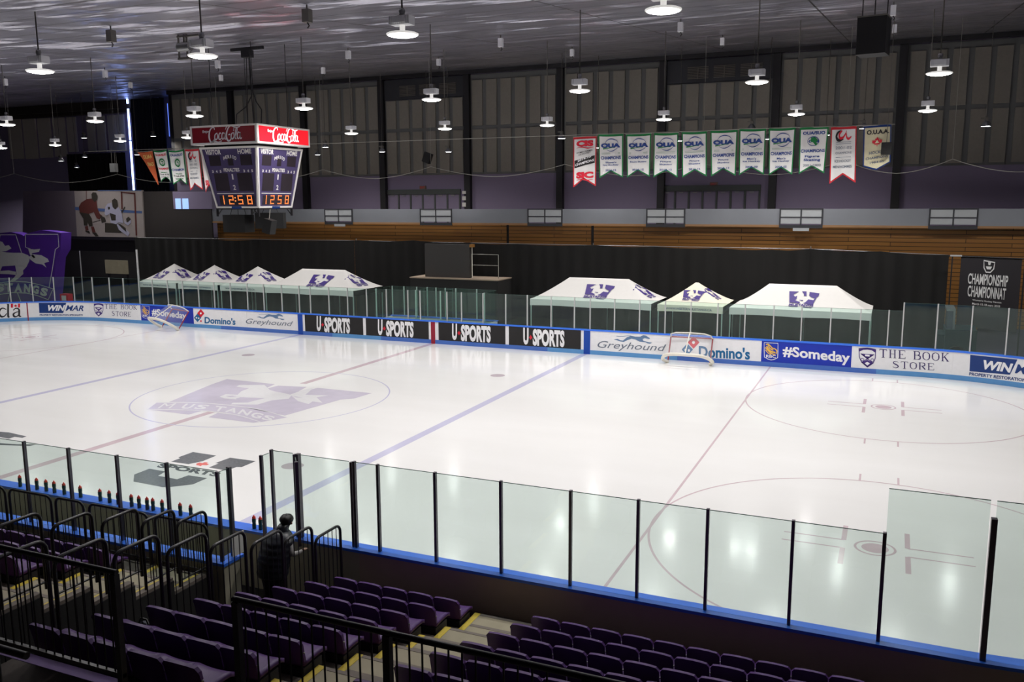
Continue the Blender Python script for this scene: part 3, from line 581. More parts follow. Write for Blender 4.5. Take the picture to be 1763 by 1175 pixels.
# white panels
def domino(p, ox, oy, sc, k, red, blue, dots, tx, full=True):
    fr = zbf(ox, oy, sc)
    def dia(c, r, q, off=O): q.flat([(c[0], c[1]-r[1]), (c[0]-r[0], c[1]), (c[0], c[1]+r[1]), (c[0]+r[0], c[1])], fr, off)
    def dc(c, r, q): q.flat([(c[0]+r*math.cos(t_*.5236), c[1]-r*1.1*math.sin(t_*.5236)) for t_ in range(12)], fr, O+.003)
    sub(p, 'red_domino', M['dred'], lambda q: dia(red[:2], red[2:], q)); sub(p, 'blue_domino', M['dblue'], lambda q: dia(blue[:2], blue[2:], q))
    sub(p, 'domino_pips', M['ltext'], lambda q: [dc(d[:2], d[2], q) for d in dots])
    sub(p, 'lettering', M['dblue'], lambda q: tz(q, "Domino's", ox, oy, sc, *tx, .03))
p = panel(333.5, 425, M['white'], "white advert panel with red and blue domino mark, left one")
domino(p, 240, 510, 8.815, 1, (933, 263, 55, 66), (884, 330, 55, 66), ((933, 263, 14), (868, 330, 12), (902, 337, 12)), (990, 312, 1460, 415, .055))
sub(p, 'dot_mark', M['dred'], lambda q: q.flat([(935+14*math.cos(t_*.7854), 380-14*math.sin(t_*.7854)) for t_ in range(8)], zbf(240, 510, 8.815), O))
p = panel(1150, 1310, M['white'], "white advert panel with red and blue domino mark, right one")
domino(p, 880, 380, 3.916, 1, (1230, 822, 40, 42), (1188, 870, 38, 42), ((1230, 822, 10), (1176, 872, 8), (1199, 876, 8)), (1265, 842, 1610, 922, .05))
def greyh(p, ox, oy, sc, t, dog, mw):
    fr = zbf(ox, oy, sc)
    sub(p, 'lettering', M['greyprint'], lambda q: tz(q, 'Greyhound', ox, oy, sc, *t, .0, .35))
    x, y, k = dog; D = lambda a, b: (x+a*k, y+b*k)
    def d_(q):
        q.flat([D(0,62),(D(55,52)),D(95,72),D(130,75),D(185,30),D(240,10),D(300,22),D(370,22),D(410,2),D(450,10),D(505,45),D(490,55),D(430,42),D(400,55),D(410,80),D(470,95),D(535,105),D(500,120),D(470,115),D(440,98),D(360,92),D(300,60),D(250,50),D(190,70),D(140,95),D(90,88),D(50,72)][::-1], fr, O)
        q.stroke([D(40,15), D(110,18), D(180,12), D(240,10)], 6*k, fr, O)
    sub(p, 'hound_mark', M['hound'], d_)
p = panel(1016.5, 1149.5, M['white'], 'white advert panel with leaping steel blue hound, right one')
greyh(p, 1020, 565, 8.014, (70, 175, 1020, 300, .055), (292, 98, 1.0), 1)
p = panel(425.5, 512.5, M['white'], 'white advert panel with leaping steel blue hound, left one')
greyh(p, 220, 440, 5.876, (1195, 638, 1672, 705, .06), (1305, 590, .53), 1)
# serif lettering drawn as strokes
SER = {'T': [((.5,0),(.5,1),.16),((.04,.96),(.96,.96),.07),((.05,.78),(.05,.96),.05),((.95,.78),(.95,.96),.05),((.3,.02),(.7,.02),.05)],
 'H': [((.22,0),(.22,1),.15),((.78,0),(.78,1),.15),((.22,.5),(.78,.5),.05),((.05,.02),(.4,.02),.05),((.6,.02),(.95,.02),.05),((.05,.98),(.4,.98),.05),((.6,.98),(.95,.98),.05)],
 'E': [((.22,0),(.22,1),.16),((.05,.02),(.9,.02),.06),((.05,.97),(.88,.97),.06),((.22,.52),(.62,.52),.05),((.9,0),(.9,.24),.05),((.87,.78),(.87,.98),.05),((.62,.4),(.62,.62),.05)],
 'B': [((.22,0),(.22,1),.16),((.05,.02),(.6,.02),.05),((.05,.98),(.58,.98),.05),((.22,.53),(.6,.53),.05)],
 'O': [], 'K': [((.2,0),(.2,1),.16),((.05,.02),(.38,.02),.05),((.05,.98),(.38,.98),.05),((.25,.42),(.85,.98),.06),((.42,.56),(.86,.02),.16),((.68,.98),(.98,.98),.05),((.68,.02),(1,.02),.05)],
 'S': [], 'R': [((.2,0),(.2,1),.16),((.05,.02),(.38,.02),.05),((.05,.98),(.55,.98),.05),((.22,.5),(.5,.5),.05),((.5,.5),(.92,.02),.16)]}
CUR = {'B': [([(.55,.98),(.78,.9),(.78,.62),(.55,.53)], [.06,.14,.14,.06]), ([(.58,.53),(.88,.42),(.88,.12),(.58,.02)], [.06,.16,.16,.06])],
 'O': [([(.5,.98),(.16,.8),(.1,.5),(.16,.2),(.5,.02),(.84,.2),(.9,.5),(.84,.8),(.5,.98)], [.05,.12,.17,.12,.05,.12,.17,.12,.05])],
 'S': [([(.84,.82),(.6,.97),(.3,.92),(.2,.72),(.45,.55),(.75,.4),(.82,.2),(.55,.03),(.25,.08),(.12,.24)], [.05,.06,.1,.14,.16,.16,.14,.09,.06,.05])],
 'R': [([(.52,.98),(.82,.9),(.82,.6),(.5,.5)], [.06,.15,.15,.06])]}
def serif(q, s, fr, off=O):       # fr maps 0..1 across the word
    n = sum(.6 if c == ' ' else 1 for c in s); a = 0
    for c in s:
        if c == ' ': a += .6; continue
        g = lambda x, y, o=0, a=a: fr((a+.06+x*.86)/n, y, o)
        for p0, p1, w_ in SER[c]: q.stroke([p0, p1], w_, g, off, smooth=False)
        for P, W in CUR.get(c, []): q.stroke(P, W, g, off, sub=4)
        a += 1
def bookstore(p, ox, oy, sc, cr, l1, l2):
    fr = zbf(ox, oy, sc); sl = l1[4]
    F1 = lambda L: (lambda a, b, o=0: fr(L[0]+(L[2]-L[0])*a, L[3]+(L[1]-L[3])*b+L[4]*(L[2]-L[0])*a, o))
    def w_(q): serif(q, 'THE BOOK', F1(l1)); serif(q, 'STORE', F1(l2))
    sub(p, 'lettering', M['plum'], w_)
    x, y, wd, ht = cr; C_ = lambda a, b: (x+wd*a, y+ht*b+.04*wd*a)
    def sh(q):
        q.stroke([C_(0,.04),C_(.25,.02),C_(.5,0),C_(.75,.02),C_(1,.06),C_(.98,.5),C_(.85,.78),C_(.5,1),C_(.15,.75),C_(.02,.48)], wd*.05, fr, O, smooth=False, closed=True)
        q.flat([C_(0,.04),C_(.5,0),C_(1,.06),C_(.97,.22),C_(.75,.1),C_(.5,.08),C_(.25,.1),C_(.03,.2)], fr, O)
        q.flat([C_(.1,.3),C_(.9,.32),C_(.5,.58)], fr, O); q.flat([C_(.15,.78),C_(.5,.62),C_(.85,.78),C_(.5,1)], fr, O)
        q.stroke([C_(.1,.3),C_(.85,.78)], wd*.05, fr, O, smooth=False); q.stroke([C_(.9,.32),C_(.15,.78)], wd*.05, fr, O, smooth=False)
        for cx_ in (.2, .8): q.stroke([C_(cx_+.09*math.cos(t_), .62+.07*math.sin(t_)) for t_ in (0, 1.05, 2.1, 3.14, 4.2, 5.2)], wd*.035, fr, O, closed=True)
    sub(p, 'crest_mark', M['purple'], sh)
    sub(p, 'crest_detail', M['ltext'], lambda q: (q.flat([C_(.36,.34),C_(.64,.35),C_(.64,.44),C_(.36,.43)], fr, O+.003), q.flat([C_(.5,.72),C_(.66,.8),C_(.5,.92),C_(.34,.8)], fr, O+.003)))
p = panel(155, 241.5, M['white'], 'white advert panel with purple crest and serif lettering, left one')
bookstore(p, 0, 380, 6.53, (1058, 932, 104, 142), (1175, 938, 1545, 990, .04), (1252, 1018, 1480, 1070, .05))
p = panel(1466.5, 1640, M['white'], 'white advert panel with purple crest and serif lettering, right one')
bookstore(p, 1313, 380, 3.916, (650, 858, 112, 128), (782, 866, 1262, 922, .062), (868, 946, 1165, 993, .06))
def winmar(p, ox, oy, sc, rc, t1, t2, t3):
    fr = zbf(ox, oy, sc); x0, y0, x1, y1, k = rc
    sub(p, 'navy_block', M['navy'], lambda q: q.patch([(x0, y0), (x1, y0), (x1-34*k, y1), (x0+6, y1)], fr, O-.002))
    sub(p, 'white_lettering', M['ltext'], lambda q: tz(q, 'WIN', ox, oy, sc, *t1, .045, .3, O))
    sub(p, 'navy_lettering', M['navy'], lambda q: (tz(q, 'MAR', ox, oy, sc, *t2, .02, .3, O), tz(q, 'PROPERTY RESTORATION SPECIALISTS', ox, oy, sc, *t3, .03, .1, O)))
p = panel(50, 154.5, M['white'], 'white advert panel with navy block and slanted lettering, left one')
winmar(p, 0, 380, 6.53, (436, 926, 745, 1040, 1), (540, 950, 735, 1016, 0), (738, 952, 940, 1014, .02), (446, 1052, 932, 1072, 0))
p = panel(1641, 1790, M['white'], 'white advert panel with navy block and slanted lettering, right one')
fr_ = zbf(1313, 380, 3.916)
sub(p, 'navy_block', M['navy'], lambda q: q.patch([(1400, 906), (1718, 938), (1668, 1040), (1395, 1016)], fr_, O-.002))
sub(p, 'white_lettering', M['ltext'], lambda q: tz(q, 'WIN', 1313, 380, 3.916, 1490, 940, 1690, 1003, .13, .045, .3))
sub(p, 'navy_lettering', M['navy'], lambda q: (tz(q, 'MAR', 1313, 380, 3.916, 1700, 966, 1905, 1029, .13, .02, .3), tz(q, 'PROPERTY RESTORATION SPECIALISTS', 1313, 380, 3.916, 1392, 1022, 1960, 1044, .115, .03, .1)))
p = panel(-90, 46, M['white'], 'white advert panel with black serif word mark and small flag')
def cana(q):
    fr = zbf(0, 380, 6.53)
    for x0 in (0,):
        q.stroke([(70,1000),(30,985),(-5,1010),(-10,1050),(15,1080),(50,1075),(75,1045)], [10,12,22,24,22,12,8], fr, O)   # d bowl
        q.stroke([(92,940),(92,1075),(108,1080)], [22,22,8], fr, O); q.stroke([(76,942),(94,940)], 6, fr, O)
        q.stroke([(150,1010),(175,988),(205,992),(216,1015),(217,1070),(240,1078)], [10,12,16,22,22,6], fr, O)           # a
        q.stroke([(216,1022),(180,1032),(152,1052),(160,1078),(190,1078),(216,1050)], [6,10,20,22,12,8], fr, O)
    for k in range(3):      # a n a left of the frame
        b = -230+k*-130
        q.stroke([(b,1010),(b+25,990),(b+60,1000),(b+65,1075)], [10,14,20,22], fr, O); q.stroke([(b+64,1025),(b+10,1050),(b+20,1080),(b+62,1055)], [8,20,20,8], fr, O)
sub(p, 'lettering', M['ink'], cana)
def flagf(q):
    fr = zbf(0, 380, 6.53); q.flat([(122,936),(147,936),(147,980),(122,980)], fr, O); q.flat([(203,935),(226,935),(226,978),(203,979)], fr, O)
    q.flat([(176,940),(181,950),(188,947),(186,958),(195,955),(188,966),(178,970),(176,976),(174,970),(163,966),(157,955),(166,958),(164,947),(171,950)], fr, O)
sub(p, 'flag_mark', M['dred'], flagf)

# near boards
nb = empty('near_rink_boards', (0, -HY, 0), 'near dasher boards with brown outside and bright blue cap', 'rink boards')
sweep('board_face', rect_p(-.10, 0, -.0, HN-.06), -SMAX, SMAX, M['white'], nb, -1)
sweep('kick_plate', rect_p(.001, 0, .012, .2), -SMAX, SMAX, M['kick'], nb, -1)
sweep('cap_rail', rect_p(-.26, HN-.05, .03, HN), -SMAX, SMAX, M['blue'], nb, -1)
sweep('outer_panel', rect_p(-.22, -.03, -.101, HN-.051), 12.75, SMAX, M['outer'], nb, -1)
sweep('outer_panel', rect_p(-.22, -.03, -.101, HN-.051), -SMAX, 11.2, M['whitewall'], nb, -1)
sweep('access_panel', rect_p(-.22, -.03, -.101, HN-.051), 11.2, 12.75, M['whitewall'], nb, -1)

# ================================================================== glass
def pane(name, a, b, z0, z1, y, m, post, label, group, pm, pr_=.028, th=.013, postz=None, off=0):
    e = empty(name, ((a[0]+b[0])/2, (a[1]+b[1])/2, z0), label, 'glass panel', group)
    A = Vector((a[0], a[1], 0)); B = Vector((b[0], b[1], 0)); d = (B-A).normalized(); n = Vector((-d.y, d.x, 0))*th/2
    A = A+d*.015; B = B-d*.015
    q = MB(); vs = [A+n, B+n, B-n, A-n]; vs = [v+Vector((0, 0, z0)) for v in vs]+[v+Vector((0, 0, z1)) for v in vs]
    q.add(vs, [(0,3,2,1),(4,5,6,7),(0,1,5,4),(1,2,6,5),(2,3,7,6),(3,0,4,7)]); q.build('glass_sheet', m, e)
    q = MB(); vs = [A+n, B+n, B-n, A-n]; vs = [v+Vector((0, 0, z1+.0005)) for v in vs]+[v+Vector((0, 0, z1+.009)) for v in vs]
    q.add(vs, [(0,3,2,1),(4,5,6,7),(0,1,5,4),(1,2,6,5),(2,3,7,6),(3,0,4,7)]); q.build('glass_edge', M['gedge'], e)
    if post:
        q = MB(); P = Vector((a[0], a[1], 0)); d3 = d*pr_; n3 = Vector((-d.y, d.x, 0))*(pr_*1.3)
        vs = [P+d3+n3, P-d3+n3, P-d3-n3, P+d3-n3]; zt_ = postz or z1+.02; vs = [v+Vector((0, 0, z0)) for v in vs]+[v+Vector((0, 0, zt_)) for v in vs]
        q.add(vs, [(0,1,2,3),(7,6,5,4),(0,4,5,1),(1,5,6,2),(2,6,7,3),(3,7,4,0)]); q.build('support_post', pm, e)
    return e
upost = [-70,-30,19,57,94,128,160,189,213,240,263,289,315,342,369,397,426,454,485,515,534,566,598,631,665,702,723,769,794,831,870,907,948,988,1015,1057,1100,1144,1188,1234,1281,1330,1378,1428,1479,1527,1552,1610,1669,1730,1800]
for i in range(len(upost)-1):
    s0, s1 = us(upost[i], 1.17), us(upost[i+1], 1.17)
    p0, n0 = rink(s0); p1, n1 = rink(s1); p0 = p0-n0*.07; p1 = p1-n1*.07
    zt_ = 2.62 if upost[i] < 1552 else 2.95; 
    pane('far_glass_panel', p0, p1, HF, zt_, 0, M['glass2'], True, 'far-side glass panel with white post, %s from the left end' % nth(i) if i < 44 else 'far-side glass panel with white post, %s from the right end' % nth(len(upost)-2-i), 'glass panels on the far boards', M['post'], .024)
# near glass
nposts = [12.66, 13.13, 14.23, 15.42, 16.6, 17.67, 18.7, 19.88, 21.05]
yg = -13.0
for i in range(len(nposts)-1):
    pane('near_glass_panel', (nposts[i], yg), (nposts[i+1], yg), HN, 2.62, 0, M['glass'], True, 'near-side glass panel with dark post, %s to the right of the bench gate' % nth(i), 'glass panels on the near boards', M['dpost'], .022)
pane('near_glass_panel', (21.05, yg), (22.27, yg), HN, 3.25, 0, M['glass'], True, 'taller clear glass panel behind the goal line at the near right', 'tall near glass panels', M['dpost'], .024, postz=2.64)
pane('near_glass_panel', (22.31, yg), (23.55, yg), HN, 3.25, 0, M['glass'], True, 'taller clear glass panel at the right edge of the picture, past the thick dark post', 'tall near glass panels', M['dpost'], .036, postz=3.02)
pane('near_glass_panel', (23.6, yg), (24.9, yg), HN, 3.25, 0, M['glass'], True, 'taller clear glass panel beyond the right edge', 'tall near glass panels', M['dpost'], .036, postz=3.02)
# gate corner of the bench
pane('bench_glass_panel', (10.9, yg), (11.385, yg), HN, 2.63, 0, M['glass'], True, 'narrow clear glass panel just right of the bench opening, on the ice side', 'bench glass', M['dpost'], .022)
pane('bench_glass_panel', (11.48, yg), (12.57, yg), HN, 2.62, 0, M['glass'], True, 'clear glass door panel behind the person in the quilted vest', 'bench glass', M['dpost'], .034)
pane('bench_glass_panel', (10.9, -13.28), (10.9, yg-.06), HN, 2.6, 0, M['glass'], True, 'short clear glass return at the bench opening, facing sideways', 'bench glass', M['dpost'], .022)
pane('bench_glass_panel', (11.72, -13.36), (11.5, yg-.1), HN, 2.6, 0, M['glass'], True, 'short angled clear glass return right of the vest wearer', 'bench glass', M['dpost'], .022)
pane('bench_glass_panel', (10.92, -14.40), (10.92, -14.13), HN, 2.63, 0, M['glass'], True, 'short clear glass panel on the bench corner above the blue cap', 'bench glass', M['dpost'], .022)
for i_, x_ in enumerate((11.41, 12.6)):
    tag(box('twin_post', (x_-.02, yg-.03, HN), (x_+.02, yg+.03, 2.62), M['dpost']), 'dark twin post fixed against another at the %s edge of the glass door' % ('left' if i_ == 0 else 'right'), 'post', 'twin posts of the glass door')
tag(box('corner_post', (10.88, -14.15, HN), (10.95, -14.09, 2.65), M['dpost']), 'dark square post beside the paper notice on the bench corner', 'post')
# rear of the players' bench
xs_ = [2.8, 3.95, 5.13, 6.29, 7.44, 8.63, 9.78, 10.9]
for i in range(len(xs_)-1):
    pane('bench_back_glass', (xs_[i]+.0, -14.36), (xs_[i+1], -14.36), HN, 2.64, 0, M['glass'], True, 'glass panel with dark post behind the players bench, %s from the left' % nth(i), 'glass behind the players bench', M['dpost'], .022)
e = empty('bench_back_boards', (8, -14.4, 0), 'low boards with bright blue cap behind the players bench', 'rink boards')
q = MB(); q.box((-2, -14.46, -.03), (11.0, -14.28, HN-.05)); q.box((10.84, -14.279, -.03), (11.0, -14.05, HN-.05)); q.build('board_panel', M['whitewall'], e)
q = MB(); q.box((-2, -14.5, HN-.049), (11.04, -14.24, HN)); q.box((10.8, -14.239, HN-.049), (11.04, -14.0, HN)); q.build('cap_rail', M['blue'], e)
e = empty('players_bench', (7, -13.75, .2), 'long pale bench seat between the near boards and the bench glass', 'bench')
q = MB(); q.box((-2, -14.2, .45), (10.7, -13.9, .5)); q.build('seat_plank', M['whitewall'], e); q = MB(); [q.box((x-.03, -14.15, -.03), (x+.03, -13.95, .449)) for x in range(-1, 11, 2)]; q.build('support', M['steel'], e)
p = pk(384, 905, y=-14.2)
tag(box('paper_notice', (10.99, -14.3, 1.02), (11.0, -14.0, 1.4), M['paper']), 'white paper notice on the bench corner', 'notice')
e = bpy.data.objects['paper_notice']; e.location = (0.06, 0, .12)
q = MB(); fr = plane_fr((11.001, -14.28, 1.05), (0, 1, 0), (0, 0, 1))
for k in range(6): q.flat([(.03, .3-k*.035), (.25, .3-k*.035), (.25, .312-k*.035), (.03, .312-k*.035)], fr, .002)
q.build('printed_lines', M['redhem'], e)
# drinks bottles on the cap rail
bot = None
bu = [35, 64, 80, 94, 111, 139, 173, 189, 204, 227, 240, 254, 264, 280, 311, 329, 438, 449]
def bottle_proto():
    e = empty('drinks_bottle', (0, 0, 0))
    q = MB(); q.lathe([(0, 0), (.034, .0), (.037, .01), (.037, .08), (.032, .1), (.032, .115), (.037, .135), (.037, .185), (.028, .205), (0, .205)], (0, 0, 0), 14); q.build('bottle_body', M['bottle'], e, loc=(0, 0, 0))
    q = MB(); q.lathe([(.033, .195), (.034, .222), (.014, .238), (.012, .256), (0, .258)], (0, 0, 0), 12); q.build('bottle_cap', M['cap'], e, loc=(0, 0, 0)); return e
bot = bottle_proto()
for i, u in enumerate(bu):
    vb = 836+(u-35)*.187 if u < 400 else (911 if u < 445 else 914)
    x = pk(u, vb, z=HN).x; o = bot if i == 0 else copy_tree(bot)
    x = pk(u, vb, y=-13.0).x
    o.location = (x, -13.0, HN+.001)
    o.scale = (1, 1, 1)
    tag(o, 'dark green drinks bottle with red cap on the near boards, %s from the left' % nth(i) if i < 16 else 'dark green red-capped bottle of the pair by the bench opening, %s one' % ('left' if i == 16 else 'right'), 'bottle', 'drinks bottles on the boards')
# penalty boxes behind the far boards
pb = empty('penalty_box_boards', (-1.5, 14.6, 0), 'low white boards of the penalty boxes behind the far glass', 'rink boards')
xa, xb = pk(675, 545, y=14.6).x, pk(856, 553, y=14.6).x
q = MB(); q.box((xa, 14.56, -.03), (xb, 14.64, 1.05)); q.box((xa, 13.1, -.03), (xa+.08, 14.559, 1.05)); q.box((xb-.08, 13.1, -.03), (xb, 14.559, 1.05)); q.build('board_panel', M['white'], pb)
q = MB(); q.box((xa-.03, 14.5, 1.051), (xb+.03, 14.7, 1.1)); q.build('cap_rail', M['blue'], pb)
pxs = [pk(u, 520, y=14.6).x for u in (676, 696, 718, 736, 751, 767, 785, 821, 853)]
for i in range(len(pxs)-1): pane('penalty_box_glass', (pxs[i], 14.6), (pxs[i+1], 14.6), 1.1, 2.62, 0, M['glass2'], True, 'pale green-edged glass panel at the back of the penalty boxes, %s from the left' % nth(i), 'penalty box glass', M['tframe'], .022)
for i, x in enumerate((xa, pk(728, 540, y=13.8).x, pk(770, 540, y=13.8).x, xb)): pane('penalty_box_divider', (x, 13.1), (x, 14.5), 1.1, 2.62, 0, M['glass2'], True, 'sideways glass divider of the penalty boxes, %s from the left' % nth(i), 'penalty box dividers', M['tframe'], .022)
# ================================================================== high-bay lamps
LH = 10.1
def lamp_proto():
    e = empty('high_bay_lamp', (0, 0, 0))
    q = MB(); q.lathe([(0, -.05), (.12, -.045), (.22, -.025), (.27, .0)], (0, 0, 0), 28); q.build('lit_lens', M['lens'], e, loc=(0, 0, 0))
    q = MB(); q.lathe([(.272, -.012), (.30, .0), (.30, .018), (.26, .034), (.09, .05), (.05, .07), (.05, .17), (0, .17)], (0, 0, 0), 28); q.build('reflector_rim', M['rim'], e, loc=(0, 0, 0))  # rim glow is added to light the housing above it
    q = MB(); q.box((-.2, -.11, .171), (.2, .11, .33)); q.box((-.13, -.15, .2), (.13, .15, .31))
    for k in range(9): q.box((-.21+k*.047, -.135, .18), (-.195+k*.047, .135, .32))
    q.build('ballast_housing', M['housing'], e, loc=(0, 0, 0))
    q = MB(); q.box((-.05, -.02, .331), (.05, .02, .37)); q.lathe([(0, .37), (.05, .37), (.06, .42), (.05, .47), (0, .47)], (0, 0, 0), 10); q.build('hook_box', M['steel'], e, loc=(0, 0, 0))
    return e
lp = lamp_proto()
LA = [(1142,18),(693,60),(349,97),(69,123)]
LB = [(1617,127),(1303,142),(998,157),(743,172),(523,187),(335,200),(164,209),(12,215)]
LC = [(1597,191),(1371,197),(1143,206),(942,216),(766,222),(605,230),(323,237),(207,243),(95,250),(2,255)]
rows = [(LA, -10.5, 'front'), (LB, -.9, 'middle'), (LC, 8.4, 'rear')]
seen = []; first = True
def lamp(x, y, z, label, group, src=None):
    global first
    o = lp if first else copy_tree(lp); first = False
    o.location = (x, y, z)
    if label: tag(o, label, 'lamp', group)
    zc = ceil_z(y)-z-.02
    q = MB(); q.tube([(0, 0, .47), (0, 0, zc)], .016, 6); q.build('hanging_rod', M['rod'], o, loc=(0, 0, 0))
    return o
def area(name, loc, size, power, col=(1, .985, .96)):
    l = bpy.data.lights.new(name, 'AREA'); l.shape = 'DISK'; l.size = size; l.energy = power; l.color = col; l.spread = math.radians(150)
    o = bpy.data.objects.new(name, l); COL.objects.link(o); o.location = loc; return o
for L, y, nm in rows:
    for i, (u, v) in enumerate(L):
        d = ray(u, v); p = pk(u, v, z=LH); s = (y-CAM.y)/d.y
        # keep every lamp of a row on its line; the height follows
        p = CAM + d*s if abs(p.y-y) > .0 else p
        k = len(L)-i-1
        lamp(p.x, p.y, p.z, 'lit high-bay lamp in the %s row, %s from the left' % (nm, nth(k)), 'high-bay lamps in the %s row' % nm)
        area('high_bay_light', (p.x, p.y, p.z-.07), .54, LAMP_W)
# unseen lamps added to light the ice, right and left of view
for x, y in ((22.2, -10.5), (26.9, -10.5), (25.6, -.9), (30.2, -.9), (27.0, 8.4),  (-2, -10.5), (-6.8, -10.5), (-14, -10.5), (-20, -10.5), (-17, -.9), (-22, -.9)):
    e = lamp(x, y, LH, 'unseen high-bay lamp added to light the ice', 'unseen high-bay lamps added for light'); area('high_bay_light', (x, y, LH-.03), .54, LAMP_W*(1.35 if x < 0 else .8))
# small bell lamps further back
def bell_proto():
    e = empty('bell_lamp', (0, 0, 0))
    q = MB(); q.lathe([(.2, 0), (.19, .05), (.13, .16), (.07, .22), (.06, .23), (0, .23)], (0, 0, 0), 20); q.build('bell_shade', M['dshade'], e, loc=(0, 0, 0))
    q = MB(); q.lathe([(0, .01), (.185, .01)], (0, 0, 0), 20); q.build('lit_lens', M['lens2'], e, loc=(0, 0, 0))
    q = MB(); q.box((-.07, -.07, .231), (.07, .07, .36)); q.lathe([(.03, .36), (.03, .42), (0, .42)], (0, 0, 0), 8); q.box((-.2, -.03, .3), (-.071, .03, .36)); q.build('socket_box', M['rod'], e, loc=(0, 0, 0)); return e
bp_ = bell_proto(); first = True
for i, (u, v, y) in enumerate(((1697,218,16),(1487,222,16),(1322,240,16),(1170,243,16),(967,239,16),(560,254,16),(772,262,20),(1422,233,20),(1029,255,20),(658,262,20),(547,267,20),(236,267,18),(145,238,20),(146,271,23),(264,235,24),(1294,222,18))):
    p = pk(u, v, y=y); o = bp_ if first else copy_tree(bp_); first = False; o.location = p
    tag(o, 'small bell-shaped lamp at the back of the hall, %s from the left' % nth(sorted([1697,1487,1322,1170,967,560,772,1422,1029,658,547,236,145,146,264,1294]).index(u)), 'lamp', 'bell lamps at the back')
    q = MB(); q.tube([(0, 0, .42), (0, 0, ceil_z(y)-p.z-.02)], .014, 6); q.build('hanging_rod', M['rod'], o, loc=(0, 0, 0))
    area('bell_light', (p.x, p.y, p.z-.01), .34, SMALL_W)
for x, y in ((-46, 24), (-54, 26), (-38, 25), (28, 16), (-30, 17)):  # bell lamps added to brighten the recess and the far side
    o = copy_tree(bp_); o.location = (x, y, 9.8); tag(o, 'bell lamp added for light at the left or right of the hall', 'lamp', 'bell lamps added for light'); area('bell_light', (x, y, 9.79), .34, SMALL_W*(3.2 if x < -35 else 1))
    q = MB(); q.tube([(0, 0, .42), (0, 0, ceil_z(y)-9.82)], .014, 6); q.build('hanging_rod', M['rod'], o, loc=(0, 0, 0))
# ------------------------------------------------------------------ things on the ceiling
for i, (u, v) in enumerate(((190,52),(528,15),(862,68),(985,88),(1172,40),(1244,68),(599,90),(556,120),(755,105),(180,124),(374,107),(380,133),(8,139),(224,146),(1539,10),(1541,45))):
    d = ray(u, v-8); p = pk_ceil(u, v-8); r = (p-CAM).length; k = .13 if u not in (190, 528) else .15
    e = empty('ceiling_box', tuple(p), 'small pale box hanging on the ceiling, %s from the left in the picture' % nth(sorted([190,528,862,985,1172,1244,599,556,755,180,374,380,8,224,1539,1541]).index(u)), 'ceiling box', 'small boxes on the ceiling')
    q = MB(); q.box((p.x-k*.6, p.y-k*.6, p.z-.42), (p.x+k*.6, p.y+k*.6, p.z-.12)); q.build('box_body', M['rod'] if u in (190, 528) else M['housing'], e)
    q = MB(); q.tube([(p.x, p.y, p.z-.13), (p.x, p.y, p.z-.01)], .02, 6); q.build('stem', M['rod'], e)
    q = MB(); q.tube([(p.x, p.y, p.z-.419), (p.x+.05, p.y, p.z-.5), (p.x, p.y, p.z-.55)], .015, 6); q.build('cable_loop', M['col'], e)
# motor bracket by the second lamp
pc0 = pk_ceil(330, 58); WYc = pc0.y; p0 = pk(322, 82, y=WYc); e = empty('ceiling_winch', tuple(p0), 'grey winch motor in a steel bracket beside the lamp above the scoreboard', 'winch')
q = MB(); zc = ceil_z(WYc)
for dx in (-.32, -.1, .0): q.box((p0.x+dx-.02, p0.y-.02, p0.z-.3 if dx != -.1 else p0.z-.1), (p0.x+dx+.02, p0.y+.02, zc))
q.box((p0.x-.34, p0.y-.05, p0.z-.34), (p0.x+.5, p0.y+.05, p0.z-.28)); q.box((p0.x-.34, p0.y-.05, zc-.08), (p0.x+.6, p0.y+.05, zc-.03)); q.build('bracket', M['rod'], e)
q = MB(); q.tube([(p0.x-.2, p0.y-.12, p0.z), (p0.x+.25, p0.y-.12, p0.z)], .13, 14); q.build('motor_drum', M['steel'], e)
# speaker near the right
c = pk(1504, 64, y=-3.0); e = empty('hanging_loudspeaker', tuple(c), 'big black loudspeaker hanging on chains at the upper right', 'loudspeaker')
rz = Matrix.Rotation(-.15, 3, 'Z'); hw, hh = .31, (pk(1504, 33, y=-3).z-pk(1504, 96, y=-3).z)/2
box('cabinet', (c.x-hw, c.y-.3, c.z-hh), (c.x+hw, c.y+.3, c.z+hh), M['spk'], e, rz, tuple(c))
box('top_frame', (c.x-hw-.01, c.y-.32, c.z+hh+.001), (c.x+hw+.01, c.y+.32, c.z+hh+.03), M['rod'], e, rz, tuple(c))
for dx in (-.26, 0, .26): q = MB(); q.tube([(c.x+dx, c.y, c.z+hh+.03), (c.x+dx, c.y, ceil_z(c.y)-.01)], .013, 6); q.build('chain', M['col'], e)
for (u, v, y, lab) in ((736, 272, 22, 'small dark loudspeaker hanging before the far wall above the ticket gates'), (196, 289, 22, 'small grey loudspeaker hanging at the left end'), (1526, 256, 11.2, 'small dark loudspeaker hanging in front of the cream banner')):
    c = pk(u, v, y=y); k = 1 if y > 12 else .75; e = empty('small_loudspeaker', tuple(c), lab, 'loudspeaker')
    box('cabinet', (c.x-.24*k, c.y-.15, c.z-.3*k), (c.x+.24*k, c.y+.15, c.z+.3*k), M['spk'] if u > 500 else M['steel'], e, Matrix.Rotation(.35, 3, 'Y') if u == 736 else None, tuple(c))
    q = MB(); [q.tube([(c.x+dx, c.y, c.z+.3*k), (c.x+dx, c.y, ceil_z(y)-.02)], .01, 5) for dx in ((-.15, .15) if u < 300 else (0,))]; q.build('hanging_wire', M['rod'], e)

